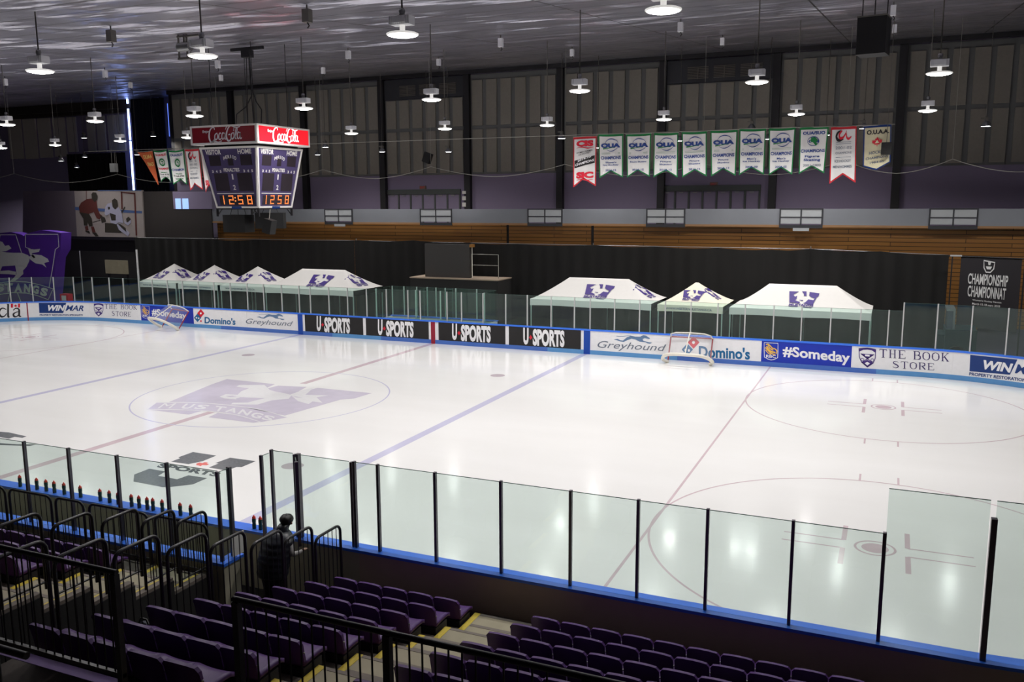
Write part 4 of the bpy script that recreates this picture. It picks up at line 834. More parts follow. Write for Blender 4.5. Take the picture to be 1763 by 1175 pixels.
# ================================================================== scoreboard over centre ice
sb = empty('scoreboard', (0, 0, 6.86), 'four-sided purple scoreboard with red cola sign hanging over centre ice', 'scoreboard')
h1, h2, Z0, Z1, Z2, Z3, ht = 1.22, .90, 6.86, 8.9, 8.99, 9.62, 1.42
q = MB(); c4 = lambda h, z: [(-h, -h, z), (h, -h, z), (h, h, z), (-h, h, z)]
q.add(c4(h2, Z0)+c4(h1, Z1), [(0,3,2,1),(4,5,6,7),(0,1,5,4),(1,2,6,5),(2,3,7,6),(3,0,4,7)]); q.build('score_cabinet', M['sbp'], sb)
q = MB(); q.box((-ht+.03, -ht+.03, Z2), (ht-.03, ht-.03, Z3)); q.build('sign_cabinet', M['sbf'], sb)
q = MB(); q.box((-ht+.3, -ht+.3, Z1), (ht-.3, ht-.3, Z2)); q.build('neck', M['col'], sb)
sl = math.hypot(Z1-Z0, h1-h2)
def face(k):
    R4 = Matrix.Rotation(k*math.pi/2, 3, 'Z')
    o = R4 @ Vector((0, -h2, Z0)); ux = R4 @ Vector((1, 0, 0)); uz = (R4 @ Vector((0, -(h1-h2), Z1-Z0))).normalized()
    return plane_fr(o, ux, uz), plane_fr(R4 @ Vector((0, -ht, Z2)), ux, Vector((0, 0, 1)))
def seg(q, ch, fr, x, y, wd, hgt, off):     # dotted seven-segment figures
    on = {'1': 'bc', '2': 'abged', '5': 'afgcd', '8': 'abcdefg'}[ch]; r = .0125
    P = {'a': ((0,1),(1,1)), 'b': ((1,.5),(1,1)), 'c': ((1,0),(1,.5)), 'd': ((0,0),(1,0)), 'e': ((0,0),(0,.5)), 'f': ((0,.5),(0,1)), 'g': ((0,.5),(1,.5))}
    for s_ in on:
        (ax, ay), (bx, by) = P[s_]
        for t in range(4):
            cx_, cy_ = x+wd*(ax+(bx-ax)*t/3), y+hgt*(ay+(by-ay)*t/3); q.flat([(cx_-r*1.25, cy_-r*1.5), (cx_+r*1.25, cy_-r*1.5), (cx_+r*1.25, cy_+r*1.5), (cx_-r*1.25, cy_+r*1.5)], fr, off)
def cola(q, X, Y, K, fr, off):    # script wordmark, pixel-traced: X,Y origin, K metres per unit
    g = lambda a, b, o=0: fr(X+(a-380)*K, Y-(b-170)*K, o)
    B = [6, 9, 12, 12, 10, 6]
    q.stroke([(300,135),(298,122),(280,120),(258,140),(248,180),(258,215),(278,218),(296,200)], [7,6,7,11,14,13,9,5], g, off)
    q.stroke([(262,222),(290,212),(330,222),(360,212),(350,224),(325,226),(290,222)], [5,9,8,4,3,5,6], g, off)
    q.stroke([(318,160),(302,172),(300,198),(315,202),(326,184),(322,162)], [6,9,10,8,8,7], g, off, closed=True)
    q.stroke([(358,165),(350,158),(338,172),(336,196),(346,204),(360,194)], [6,7,9,10,8,5], g, off)
    q.stroke([(388,165),(374,158),(364,180),(368,202),(382,196),(390,170)], [6,8,9,8,7,7], g, off, closed=True); q.stroke([(392,158),(388,196),(398,202),(406,194)], [6,9,8,5], g, off)
    g2 = lambda a, b, o=0: g(a+20, b, o)
    q.stroke([(404,174),(420,170)], 8, g2, off, smooth=False)
    q.stroke([(452,150),(456,122),(440,108),(410,122),(392,150),(384,185),(396,212),(416,212),(432,190)], [7,6,7,9,12,14,13,9,6], g2, off)
    q.stroke([(378,138),(396,114),(430,112),(470,124),(500,122),(522,108)], [3,8,7,9,8,3], g2, off)
    q.stroke([(446,160),(430,172),(428,198),(442,202),(454,184),(450,162)], [6,9,10,8,8,7], g2, off, closed=True)
    q.stroke([(458,196),(478,160),(484,132),(474,134),(466,165),(464,198),(474,202)], [5,7,8,7,8,9,5], g2, off)
    q.stroke([(506,165),(492,158),(482,180),(486,202),(500,196),(508,170)], [6,8,9,8,7,7], g2, off, closed=True); q.stroke([(510,158),(506,196),(516,202),(522,194)], [6,9,8,5], g2, off)
for k in range(4):
    fr, ft = face(k); lit = k == 1
    # frame round the face
    q = MB(); t = .05
    q.prism([(-h2-.01, -.01), (h2+.01, -.01), (h2+.01, t), (-h2-.01, t)], fr, .002, .035); q.prism([(-h1-.01, sl-t), (h1+.01, sl-t), (h1+.01, sl+.02), (-h1-.01, sl+.02)], fr, .002, .035)
    q.prism([(-h2-.01, 0), (-h2+t, 0), (-h1+t, sl), (-h1-.01, sl)], fr, .0021, .034); q.prism([(h2-t, 0), (h2+.01, 0), (h1+.01, sl), (h1-t, sl)], fr, .0021, .034)
    q.build('face_frame', M['sbf'], sb)
    q = MB(); yy = lambda b: b*sl
    txt(q, 'VISITOR', fr, -1.02, yy(.885), -.34, yy(.965), .03); txt(q, 'HOME', fr, .38, yy(.885), .96, yy(.965), .03)
    for i_, c_ in enumerate('PERIOD'): a = -.27+i_*.095+(.025 if c_ == 'I' else 0); b = .82-.0022*abs(i_-2.5)**2*2; txt(q, c_, fr, a, yy(b), a+(.03 if c_ == 'I' else .08), yy(b+.055), .02)
    txt(q, 'PENALTIES', fr, -.34, yy(.6), .34, yy(.66), .03)
    for x in (-.86, .5):
        for i_, c_ in enumerate('345'): txt(q, c_, fr, x+i_*.17, yy(.585), x+.07+i_*.17, yy(.63), .04)
    txt(q, '1', fr, -.03, yy(.47), .03, yy(.56), .02); txt(q, '2', fr, -.05, yy(.3), .07, yy(.38), .02)
    q.prism([(-.8, yy(.235)), (.8, yy(.235)), (.8, yy(.245)), (-.8, yy(.245))], fr, .001, .01); q.build('lettering', M['sbf'], sb)
    q = MB()
    for x0_, x1_, y0_, y1_ in ((-.9, -.42, .7, .87), (.44, .92, .7, .87), (-.1, .12, .7, .82), (-.8, -.2, .28, .575), (.2, .82, .28, .575), (-.72, .8, .05, .205)):
        q.prism([(x0_, yy(y0_)), (x1_, yy(y0_)), (x1_, yy(y1_)), (x0_, yy(y1_))], fr, .001, .007)
    q.build('display_window', M['sbd'], sb)
    q = MB(); hd = .27; y0_ = yy(.06)+.015
    seg(q, '1', fr, -.66, y0_, .12, hd, .012); seg(q, '2', fr, -.3, y0_, .17, hd, .012); seg(q, '5', fr, .1, y0_, .17, hd, .012); seg(q, '8', fr, .5, y0_, .17, hd, .012)
    for b in (.08, .19): q.flat([(-.06, y0_+b), (-.01, y0_+b), (-.01, y0_+b+.035), (-.06, y0_+b+.035)], fr, .012) if k != 1 else None
    q.build('clock_digits', M['amber'], sb)['label'] = 'glowing amber clock figures'
    q = MB(); q.prism([(-.22, -.03), (.2, -.03), (.2, .05), (-.22, .05)], fr, .036, .045); pl = q.build('maker_plate', M['navy'], sb)
    # sign
    hz = Z3-Z2; q = MB(); q.prism([(-ht+.06, .05), (ht-.06, .05), (ht-.06, hz-.05), (-ht+.06, hz-.05)], ft, -.028, .004)
    sg_ = q.build('sign_panel', M['cokelit'] if lit else M['coke'], sb); sg_['label'] = 'glowing red cola sign' if lit else 'unlit dark red cola sign'
    q = MB()
    for a in ((-ht, 0, ht, .06), (-ht, hz-.06, ht, hz), (-ht, .06, -ht+.07, hz-.06), (ht-.07, .06, ht, hz-.06)): q.prism([(a[0], a[1]), (a[2], a[1]), (a[2], a[3]), (a[0], a[3])], ft, -.03, .02)
    q.build('sign_frame', M['sbf'], sb)
    q = MB(); K = .00475; cola(q, .02, hz/2, K, ft, .01); txt(q, 'Enjoy', ft, -.88, hz*.58, -.56, hz*.76, .02); q.build('script_lettering', M['cokewlit'] if lit else M['cokew'], sb)
q = MB(); q.box((-h2-.03, -h2-.03, Z0-.06), (h2+.03, h2+.03, Z0-.001)); 
for sx in (-1, 1):
    for sy_ in (-1, 1):
        x, y = sx*h2, sy_*h2; q.box((x-.03, y-.03, Z0-.3), (x+.03, y+.03, Z0-.06)); q.tube([(x, y, Z0-.28), (x-sx*.2, y, Z0-.06)], .02, 6)
q.build('underframe', M['col'], sb)
q = MB()
for x, y in ((-.9, -.9), (.9, -.9), (.9, .9), (-.9, .9)): q.tube([(x, y, Z3), (x, y, ceil_z(y)-.02)], .012, 6)
for k in range(4): q.tube([(.15*math.cos(k*1.57), .15*math.sin(k*1.57), Z3), (.05*math.cos(k*1.57), .05*math.sin(k*1.57), ceil_z(0)-.45)], .009, 6)
q.tube([(-.5, -.2, Z3), (-.6, 0, Z3+.5), (-.25, .1, Z3+.75), (.1, 0, Z3+1.1), (.1, 0, ceil_z(0)-.4)], .02, 6); q.tube([(.6, -.2, Z3), (.5, 0, Z3+.6), (.2, .1, Z3+.9), (.1, 0, Z3+1.4)], .02, 6)
q.box((-.18, -.12, ceil_z(0)-.45), (.18, .12, ceil_z(0)-.2)); q.box((-.7, -.04, ceil_z(0)-.2), (.7, .04, ceil_z(0)-.1)); q.build('hoist_cables', M['col'], sb)
# loudspeaker cluster
for i, (u, v, w_, h_, dpt, ang, y, lab) in enumerate(((411, 385, .98, .62, .5, 0, -.3, 'wide black loudspeaker hanging under the left face of the scoreboard'), (466, 380, .98, .55, .5, 1.57, .0, 'wide black loudspeaker hanging under the right face of the scoreboard'))):
    c = pk(u, v, y=y); e = empty('loudspeaker', tuple(c), lab, 'loudspeaker', 'loudspeakers under the scoreboard')
    box('cabinet', (c.x-w_/2, c.y-dpt/2, c.z-h_/2), (c.x+w_/2, c.y+dpt/2, c.z+h_/2), M['spk'], e, Matrix.Rotation(ang*.3, 3, 'Z'), tuple(c))
    q = MB(); [q.tube([(c.x+dx, c.y, c.z+h_/2), (c.x+dx*.8, c.y, Z0-.06)], .01, 5) for dx in (-.35, 0, .35)]; q.build('hanging_chain', M['col'], e)
c = pk(464, 390, y=-1.0); e = empty('small_loudspeaker', tuple(c), 'small tilted grey-edged loudspeaker hanging in front below the scoreboard', 'loudspeaker')
box('cabinet', (c.x-.17, c.y-.15, c.z-.24), (c.x+.17, c.y+.15, c.z+.24), M['spk'], e, Matrix.Rotation(.25, 3, 'Y'), tuple(c)); q = MB(); q.tube([(c.x, c.y, c.z+.24), (c.x-.1, max(c.y+.2, -h2+.05), Z0-.06)], .014, 5); q.build('hanging_chain', M['rod'], e)

# ================================================================== banners
BY = 11.6
def by_(u, v): p = pk(u, v, y=BY); return p.x, p.z
def banner(idx, tl, tr, bl, br, shape, cloth, hem, texts, label, sag=0, extra=None):
    A, B, Cc, D = [Vector((*by_(*t), 0)) for t in (tl, tr, bl, br)]
    wav = lambda a, b: .05*math.sin(a*7+idx*1.7)*(.3+b)
    def fr(a, b, off=0):      # a 0..1 across, b 0..1 down
        T_ = A+(B-A)*a; L_ = Cc+(D-Cc)*a; p = T_+(L_-T_)*b; z = p.y - sag*4*a*(1-a)*(1-b)
        return Vector((p.x, BY-off+wav(a, b), z))
    e = empty('championship_banner', tuple(fr(.5, 0)), label, 'banner', 'championship banners hung over the ice')
    def edge(a):
        if shape == 'notch': return 1-.16*(1-abs(2*a-1))
        if shape == 'point': return .87+.13*(1-abs(2*a-1))
        return 1
    n = 16
    def body(m, name, off, a0=0, a1=1, b0=0, inset=0, th=.006):
        q = MB(); V = []; F2 = []; nn = 12
        for s in (0, 1):
            for j in range(nn+1):
                for i in range(n+1):
                    a = a0+(a1-a0)*i/n; b = b0+(edge(a)-inset-b0)*j/nn
                    if shape == 'pennant': a = a1+(a-a1)*(1-(1-.12)*j/nn); b = b0+(1-b0)*j/nn
                    V.append(fr(a, b, off-s*th))
        N = (nn+1)*(n+1)
        for j in range(nn):
            for i in range(n):
                k = j*(n+1)+i; F2 += [(k, k+1, k+n+2, k+n+1), (N+k, N+k+n+1, N+k+n+2, N+k+1)]
        q.add(V, F2, True); return q.build(name, m, e)
    body(hem, 'hem', 0); body(cloth, 'cloth', .009, .045, .955, .05 if hem is not cloth else 0, .03 if shape != 'pennant' else .04)
    for s_, m, a0, b0, a1, b1, bo, sh in texts:
        q = MB(); txt(q, s_, lambda x, y, o=0: fr(x, 1-y, o+.028), a0, 1-b1, a1, 1-b0, bo, sh, 0); q.build('lettering', m, e)
    if extra: extra(e, fr)
    q = MB(); q.tube([fr(-.02, 0, -.01), fr(.5, 0, -.01)+Vector((0, 0, sag)), fr(1.02, 0, -.01)], .02, 6); q.build('top_pole', M['cable'], e)
    return e
BT, GR, RD = M['btext'], M['green'], M['dred']
def oua_logo(e, fr):
    g = lambda x, y, o=0: fr(x, y, o+.03)
    q = MB(); q.stroke([(.24,.27),(.3,.17),(.45,.11),(.6,.11),(.75,.15),(.83,.22)], [.006,.012,.02,.02,.012,.004], g); q.stroke([(.32,.34),(.45,.38),(.6,.38),(.76,.33),(.82,.29)], [.004,.012,.02,.012,.004], g); q.build('ring_mark', BT, e)
    q = MB(); q.stroke([(.18,.33),(.4,.315),(.6,.30),(.72,.295)], [.03,.014,.01,.003], g); q.build('green_swoosh', GR, e)
    q = MB(); [q.flat([(.12,b),(.88,b-.003),(.88,b+.002),(.12,b+.005)], g, .0) for b in (.425,.45)]; q.build('fine_print', M['green'], e)
def oua(lines, yr):
    T_ = [('OUA', BT, .1, .205, .9, .31, .07, .0), ('CHAMPIONS', BT, .08, .5, .92, .575, .03, 0)]
    bs = .62
    for l in lines:
        w_ = min(.34, .035*len(l)); T_.append((l, BT, .5-w_, bs, .5+w_, bs+.045, .02, 0)); bs += .062
    T_.append((yr, BT, .26, .8, .74, .845, .02, 0)); return T_
Mh = M['green']
spec = [((1030,231),(1073,230),(1032,307),(1072,306),['Women\'s','Ice Hockey'],'2014-15','women\'s ice hockey 2014-15, right of the red-hemmed one'),
 ((1078,231),(1121,229),(1079,306),(1118,305),['Figure Skating'],'2014-15','figure skating 2014-15'),
 ((1126,229),(1168,228),(1125,306),(1167,306),['Figure','Skating'],'2012-13','figure skating 2012-13'),
 ((1174,227),(1217,226),(1175,306),(1217,304),['Figure','Skating'],'2011-12','figure skating 2011-12'),
 ((1223,225),(1270,223),(1224,304),(1266,303),['Figure','Skating'],'2010-11','figure skating 2010-11'),
 ((1273,222),(1319,221),(1272,302),(1315,301),['Men\'s','Ice Hockey'],'2008-09','men\'s ice hockey 2008-09'),
 ((1324,221),(1370,219),(1324,302),(1364,301),['Men\'s','Ice Hockey'],'2004-05','men\'s ice hockey 2004-05')]
for i, (a, b, c, d, ln, yr, lab) in enumerate(spec): banner(i, a, b, c, d, 'notch', M['cloth'], Mh, oua(ln, yr), 'white championship banner with green hem, ' + lab, .03, oua_logo)
def cis(e, fr):
    g = lambda x, y, o=0: fr(x, y, o+.028)
    q = MB(); q.patch([(.06,.47),(.94,.38),(.94,.53),(.06,.62)], g, 0, 16, 3); q.build('black_band', M['black'], e)
    q = MB(); k = lambda x, y, o=0: fr(x, 1-y, o+.04); w_ = lambda a, b, x, y: (a, b+.09*(x-.0))
    txt(q, '2014-15', k, .2, .495, .8, .535, .03, .1, 0, w_); txt(q, 'CHAMPIONS', k, .1, .415, .92, .465, .03, .1, 0, w_); q.build('band_lettering', M['ltext'], e)
    q = MB(); [q.stroke([(.15,b),(.4,b-.015),(.65,b+.01),(.9,b-.01)], [.004,.018,.02,.004], g) for b in (.225,.86)]; q.build('red_swoosh', M['dred'], e)
    q = MB(); w2 = lambda a, b, x, y: (a, b+.05*x); txt(q, 'WOMEN FEMMES', k, .15, .66, .85, .69, .01, .1, 0, w2); txt(q, 'ICE HOCKEY', k, .25, .62, .78, .65, .01, .1, 0, w2); q.build('small_lettering', M['ink'], e)
banner(8, (987,236),(1027,234),(986,323),(1025,321), 'notch', M['cloth'], M['redhem'], [('CIS', M['dred'], .14, .08, .88, .2, .07, .0), ('SIC', M['dred'], .14, .7, .9, .83, .07, .0)], 'white championship banner with red hem and slanted black band, left end of the right-hand row', .0, cis)
def oldmark(e, fr):
    g = lambda x, y, o=0: fr(x, y, o+.03)
    q = MB(); q.stroke([(.5+.2*math.cos(t*.52), .3+.095*math.sin(t*.52)) for t in range(12)], .014, g, closed=True); q.build('ring_mark', BT, e)
    q = MB(); q.flat([(.42,.22),(.55,.21),(.66,.28),(.6,.33),(.66,.36),(.6,.4),(.5,.33),(.4,.3)], g); q.build('green_swoosh', GR, e)
banner(9, (1377,220),(1427,218),(1375,300),(1419,299), 'notch', M['cloth'], Mh, [('OUA/SUO', BT, .12, .09, .9, .16, .04, 0), ('oua', BT, .33, .27, .72, .33, .03, .2), ('CHAMPIONS', BT, .06, .47, .94, .54, .03, 0), ('Figure', BT, .22, .6, .76, .66, .03, 0), ('Skating', BT, .18, .67, .8, .74, .03, 0), ('2001-2002', M['greyprint'], .16, .79, .84, .84, .02, 0)], 'white championship banner with green hem, figure skating 2001-2002', 0, oldmark)
def cumark(e, fr, s=1):
    g = lambda x, y, o=0: fr(x, y, o+.03)
    q = MB(); q.stroke([(.38,.07),(.27,.11),(.22,.17),(.27,.225),(.38,.24),(.5,.22)], [.02,.05,.07,.06,.04,.01], g); q.build('black_curl', M['ink'], e)
    q = MB(); q.stroke([(.44,.07),(.34,.13),(.36,.2),(.48,.19),(.58,.12),(.6,.07)], [.03,.05,.05,.04,.03,.02], g); q.stroke([(.6,.12),(.62,.19),(.7,.22),(.8,.18)], [.03,.04,.04,.02], g); q.build('red_curl', M['dred'], e)
    q = MB(); [q.flat([(.22,b),(.8,b-.004),(.8,b+.004),(.22,b+.008)], g) for b in (.27,.3,.535)]; q.build('ruled_lines', M['greyprint'], e)
uc = [('2001-02', M['greyprint'], .2, .345, .82, .395, .0, 0), ('CHAMPIONS', M['greyprint'], .2, .44, .82, .48, .0, 0), ('ICE HOCKEY', M['greyprint'], .18, .58, .8, .625, .01, 0), ('MEN/HOMMES', M['greyprint'], .12, .68, .84, .725, .01, 0)]
banner(10, (1431,219),(1475,217),(1428,317),(1473,315), 'notch', M['cloth'], M['redhem'], uc, 'long white banner with dark red hem, 2001-02, in the right-hand row', 0, cumark)
def leaf(e, fr):
    g = lambda x, y, o=0: fr(x, y, o+.03)
    L = [(0,-1),(.18,-.6),(.4,-.72),(.32,-.2),(.62,-.5),(.7,-.3),(1,-.35),(.85,-.02),(1,.1),(.45,.45),(.5,.62),(.06,.55),(.04,1),(-.04,1),(-.06,.55),(-.5,.62),(-.45,.45),(-1,.1),(-.85,-.02),(-1,-.35),(-.7,-.3),(-.62,-.5),(-.32,-.2),(-.4,-.72),(-.18,-.6)]
    q = MB(); q.flat([(.5+x*.19, .37+y*.105) for x, y in L], g); q.build('leaf_mark', M['dred'], e)
    q = MB(); q.flat([(.5,.33),(.58,.4),(.42,.4)], g, .01); q.build('leaf_detail', M['cream'], e)
banner(11, (1487,217),(1535,214),(1485,297),(1533,289), 'point', M['cream'], M['navy'], [('O.U.A.A.', M['ink'], .12, .1, .92, .2, .04, 0), ('HOCKEY', M['greyprint'], .22, .57, .8, .635, .03, 0), ('CHAMPIONS', M['greyprint'], .1, .69, .9, .745, .02, 0), ('1984-85', M['greyprint'], .26, .8, .76, .845, .02, 0)], 'cream pointed championship banner with red maple leaf at the right end', 0, leaf)
# left-hand row
BY = 11.6
banner(12, (236,262),(262,260),(262,318),(272,318), 'pennant', M['orange'], M['orange'], [('OUAA', M['yel'], .35, .08, .92, .2, .03, 0), ('TRACK', M['yel'], .5, .32, .95, .43, .03, 0)], 'orange felt pennant at the left end of the left-hand row', .05)
def ringm(col):
    def f(e, fr):
        g = lambda x, y, o=0: fr(x, y, o+.03); q = MB(); q.stroke([(.5+.17*math.cos(t*.52), .36+.1*math.sin(t*.52)) for t in range(12)], .05, g, closed=True); q.stroke([(.44,.33),(.56,.35),(.5,.42)], .03, g); q.build('ring_mark', col, e)
    return f
banner(13, (264,259),(287,257),(278,314),(296,315), 'notch', M['cloth'], Mh, [('OUA/SUO', M['dred'], .1, .1, .92, .17, .03, 0), ('CHAMPION', M['dred'], .06, .53, .94, .6, .03, 0), ("Men's", M['green'], .3, .66, .72, .7, .02, 0), ('Track & Field', M['ink'], .12, .72, .9, .77, .02, 0), ('1997-98', M['ink'], .25, .81, .78, .85, .02, 0)], 'white banner with red lettering and dark green ring, left-hand row', .06, ringm(GR))
banner(14, (290,259),(316,257),(300,318),(323,318), 'notch', M['cloth'], Mh, [('OUA/SUO', BT, .1, .1, .92, .17, .03, 0), ('CHAMPION', BT, .06, .53, .94, .6, .03, 0), ("Women's", M['green'], .25, .66, .75, .7, .02, 0), ('Track & Field', M['ink'], .12, .72, .9, .77, .02, 0), ('2000-2001', M['green'], .2, .81, .8, .85, .02, 0)], 'white banner with blue lettering and green mark, left-hand row', .05, ringm(M['green']))
banner(15, (318,257),(342,256),(327,328),(348,327), 'notch', M['cloth'], M['redhem'], uc, 'long white banner with crimson hem beside the scoreboard, left-hand row', .03, cumark)
banner(16, (344,256),(366,255),(353,332),(372,331), 'notch', M['cloth'], M['redhem'], [('SIC', M['dred'], .2, .72, .8, .84, .05, 0)], 'white banner with red hem mostly hidden behind the scoreboard', .0)
q = MB(); a = pk(150, 261, y=BY+.05); b = pk(1541, 214, y=BY+.05); q.tube([a, b], .018, 6); tag(q.build('banner_cable', M['cable']), 'long straight steel cable the banners hang from', 'cable')
# protective-netting rope
q = MB(); NY = 13.0; pts = []
pk_ = [(-160, 310), (24, 299), (202, 300), (379, 296), (556, 292), (742, 287), (973, 283), (1210, 281), (1455, 277), (1640, 296-22), (1880, 270)]
for (u0_, v0), (u1_, v1) in zip(pk_[:-1], pk_[1:]):
    A = pk(u0_, v0, y=NY); B = pk(u1_, v1, y=NY); dp = .52+.0*abs(B.x-A.x)
    for k in range(12): t = k/12; p = A+(B-A)*t; pts.append(p-Vector((0, 0, dp*(1-abs(2*t-1)**1.7))))
pts.append(B); q.tube(pts, .014, 5)
ro = q.build('rope', M['cable']); ro.name = 'netting_rope'; tag(ro, 'pale scalloped rope of the netting above the far glass', 'rope')
q = MB()
for u, v in pk_[1:-1]: A = pk(u, v, y=NY); q.tube([A, (A.x, A.y, ceil_z(NY)-.02)], .008, 5)
tag(q.build('hanging_wires', M['cable'], ro), None)
# ================================================================== beyond the far boards
CYN = 19.0
cp_ = [(232,409),(370,413),(440,413),(619,414),(711,414),(808,417.7),(890,420.5),(1023,422),(1130,425),(1237,427),(1330,430),(1395,428.5),(1517,433),(1635,439)]
ct = [pk(u, v, y=CYN) for u, v in cp_]
def ctop(x):
    for a, b in zip(ct[:-1], ct[1:]):
        if x <= b.x: t = max(0, (x-a.x)/(b.x-a.x)); return a.z+(b.z-a.z)*t - .06*math.sin(math.pi*t)
    return ct[-1].z
segs = [(232, 610), (610, 1019), (1019, 1395), (1395, 1635)]
for i, (u0_, u1_) in enumerate(segs):
    xa, xb = pk(u0_, 415, y=CYN).x, pk(u1_, 430, y=CYN).x
    q = MB(); q.grid(lambda s, t: Vector((xa+.005+(xb-xa-.01)*s, CYN+.045*math.sin(s*(xb-xa)*8)+.03*math.sin(s*(xb-xa)*3.1), -.02+(ctop(xa+(xb-xa)*s)+.02)*t)), int((xb-xa)*8), 3)
    cu_ = q.build('black_drape', M['curtain']); tag(cu_, 'tall black drape hiding the far stands, %s section from the left' % nth(i), 'curtain', 'black drapes along the far side')
    q = MB(); q.tube([(xa+.03, CYN+.16, -.02), (xa+.03, CYN+.16, ctop(xa)+.1)], .03, 8); q.tube([(xa+.03, CYN+.1, ctop(xa)-.02), (xb-.03, CYN+.1, ctop(xb)-.02)], .02, 6); q.build('drape_pole', M['steel'], cu_)
# tents
def logoW(q, fr, x, y, wd, hgt, off=.02):
    ps = [[(310,260),(650,260),(560,300),(470,350),(540,400),(610,375),(600,470),(560,500),(740,545),(730,580),(380,575)], [(750,250),(905,250),(930,370),(840,370),(830,320)],
          [(1010,260),(1355,290),(1340,365),(1290,390),(1180,620),(840,575),(920,550),(1010,460),(1080,470),(1180,480),(1215,430),(1100,400),(1020,360)], [(340,630),(385,672),(700,672),(690,695),(390,695)], [(830,672),(1140,695),(1210,650),(1150,718),(850,705)], [(700,480),(840,490),(820,510),(720,495)]]
    T_ = lambda a, b: (x+wd*((a-300)/1060-.5), y+hgt*(.5-(b-250)/470))
    for p in ps: q.flat([T_(*t) for t in p], fr, off)
    txt(q, 'MUSTANGS', fr, x-wd*.42, y-hgt*.38, x+wd*.36, y-hgt*.24, .05, 0, off)
def tent(x0, x1, y0, label, logos, small, pz=3.18, tint=None):
    dp_ = 3.0; e = empty('canopy_tent', ((x0+x1)/2, y0+dp_/2, 0), label, 'tent', 'white pop-up tents behind the far boards'); zv0, zv1 = 2.0, 2.32
    hd = dp_/2
    def zr(x, y):
        d = max(0, min((x-x0)/hd, (x1-x)/hd, (y-y0)/hd, (y0+dp_-y)/hd)); return zv1+(pz-zv1)*min(1, d)**1.22
    q = MB(); nx = int((x1-x0)/.125)
    q.grid(lambda s, t: Vector((x0+(x1-x0)*s, y0+dp_*t, zr(x0+(x1-x0)*s, y0+dp_*t))), nx, 24); q.grid(lambda s, t: Vector((x0+(x1-x0)*s, y0+dp_*t, zr(x0+(x1-x0)*s, y0+dp_*t)-.02)), nx, 24)
    q.build('canopy_roof', M['canvas'] if not tint else tint, e)
    q = MB(); sc_ = lambda s, n: .03*abs(math.sin(s*math.pi*n))
    nn = 2 if x1-x0 > 4 else 1
    for P, Q_, k in (((x0, y0), (x1, y0), nn), ((x1, y0), (x1, y0+dp_), 1), ((x1, y0+dp_), (x0, y0+dp_), nn), ((x0, y0+dp_), (x0, y0), 1)):
        for o_ in (0, .012):
            q.grid(lambda s, t: Vector((P[0]+(Q_[0]-P[0])*s, P[1]+(Q_[1]-P[1])*s + (o_ if P[1] == Q_[1] == y0 else 0), zv0+sc_(s, k)+(zv1-zv0-sc_(s, k))*t)), 24, 1)
    q.build('canopy_valance', M['canvas'] if not tint else tint, e)
    for px_, py_ in ((x0+.04, y0+.04), (x1-.04, y0+.04), (x0+.04, y0+dp_-.04), (x1-.04, y0+dp_-.04)):
        q = MB(); q.box((px_-.022, py_-.022, -.03), (px_+.022, py_+.022, zv1-.03)); q.build('tent_leg', M['tframe'], e)
    if x1-x0 > 4:
        for py_ in (y0+dp_-.04,): q = MB(); xm = (x0+x1)/2; q.box((xm-.02, py_-.02, -.03), (xm+.02, py_+.02, zv1-.03)); q.build('tent_leg', M['tframe'], e)
    ffr = lambda a, b, off=0: Vector((a, y0+b, zr(a, y0+b)+off))
    rfr = lambda a, b, off=0: Vector((x1-b, a, zr(x1-b, a)+off))
    for (wh, c, b, wd, hgt) in logos:
        q = MB(); logoW(q, ffr if wh == 'f' else rfr, c, b, wd, hgt, .025); q.build('team_logo', M['tentp'], e)
    if small:
        q = MB(); txt(q, 'WWW.WESTERNMUSTANGS.CA', plane_fr((x0, y0, 0), (1, 0, 0), (0, 0, 1)), .4, 2.1, 2.5, 2.21, .02, 0, .012); txt(q, 'WWW.WESTERNMUSTANGS.CA', plane_fr((x1, y0, 0), (0, 1, 0), (0, 0, 1)), .4, 2.1, 2.5, 2.21, .02, 0, .012); q.build('valance_lettering', M['greyprint'], e)
TY = 14.2
lg = lambda x0, x1, a, b: ('f', x0+(x1-x0)*(a+b)/2, .66, (x1-x0)*(b-a), .95)
tent(-20.96, -17.95, TY, 'small white peaked tent with violet logos, leftmost of the row', [('f', -19.75, .66, .95, .62), ('r', TY+1.35, .72, 1.0, .72)], True, 3.35)
tent(-17.80, -14.80, TY, 'small white peaked tent, second from the left', [('f', -16.6, .66, .95, .62), ('r', TY+1.35, .72, 1.0, .72)], True, 3.35)
tent(-14.62, -11.50, TY, 'small white peaked tent, third from the left beside the long one', [('f', -13.4, .66, .95, .62), ('r', TY+1.35, .72, 1.0, .72)], True, 3.35)
tent(-11.40, -5.50, TY, 'long white tent with a ridge and violet logo in the left group', [lg(-11.4, -5.5, .43, .68), ('r', TY+1.5, .7, 1.3, .9)], False, 3.3)
tent(4.76, 10.82, TY, 'long white tent left of the small one in the right group', [lg(4.76, 10.82, .42, .66), ('r', TY+1.5, .7, 1.3, .9)], False, 3.3)
tent(11.11, 14.10, TY, 'small cream-white peaked tent between the two long ones on the right', [('f', 12.6, .66, 1.0, .66), ('r', TY+1.35, .72, 1.0, .72)], True, 3.3, mat('cream_canopy_canvas', (226, 218, 200), .7))
tent(14.38, 20.27, TY, 'long white tent at the right end of the row', [lg(14.38, 20.27, .41, .63)], False, 3.3)
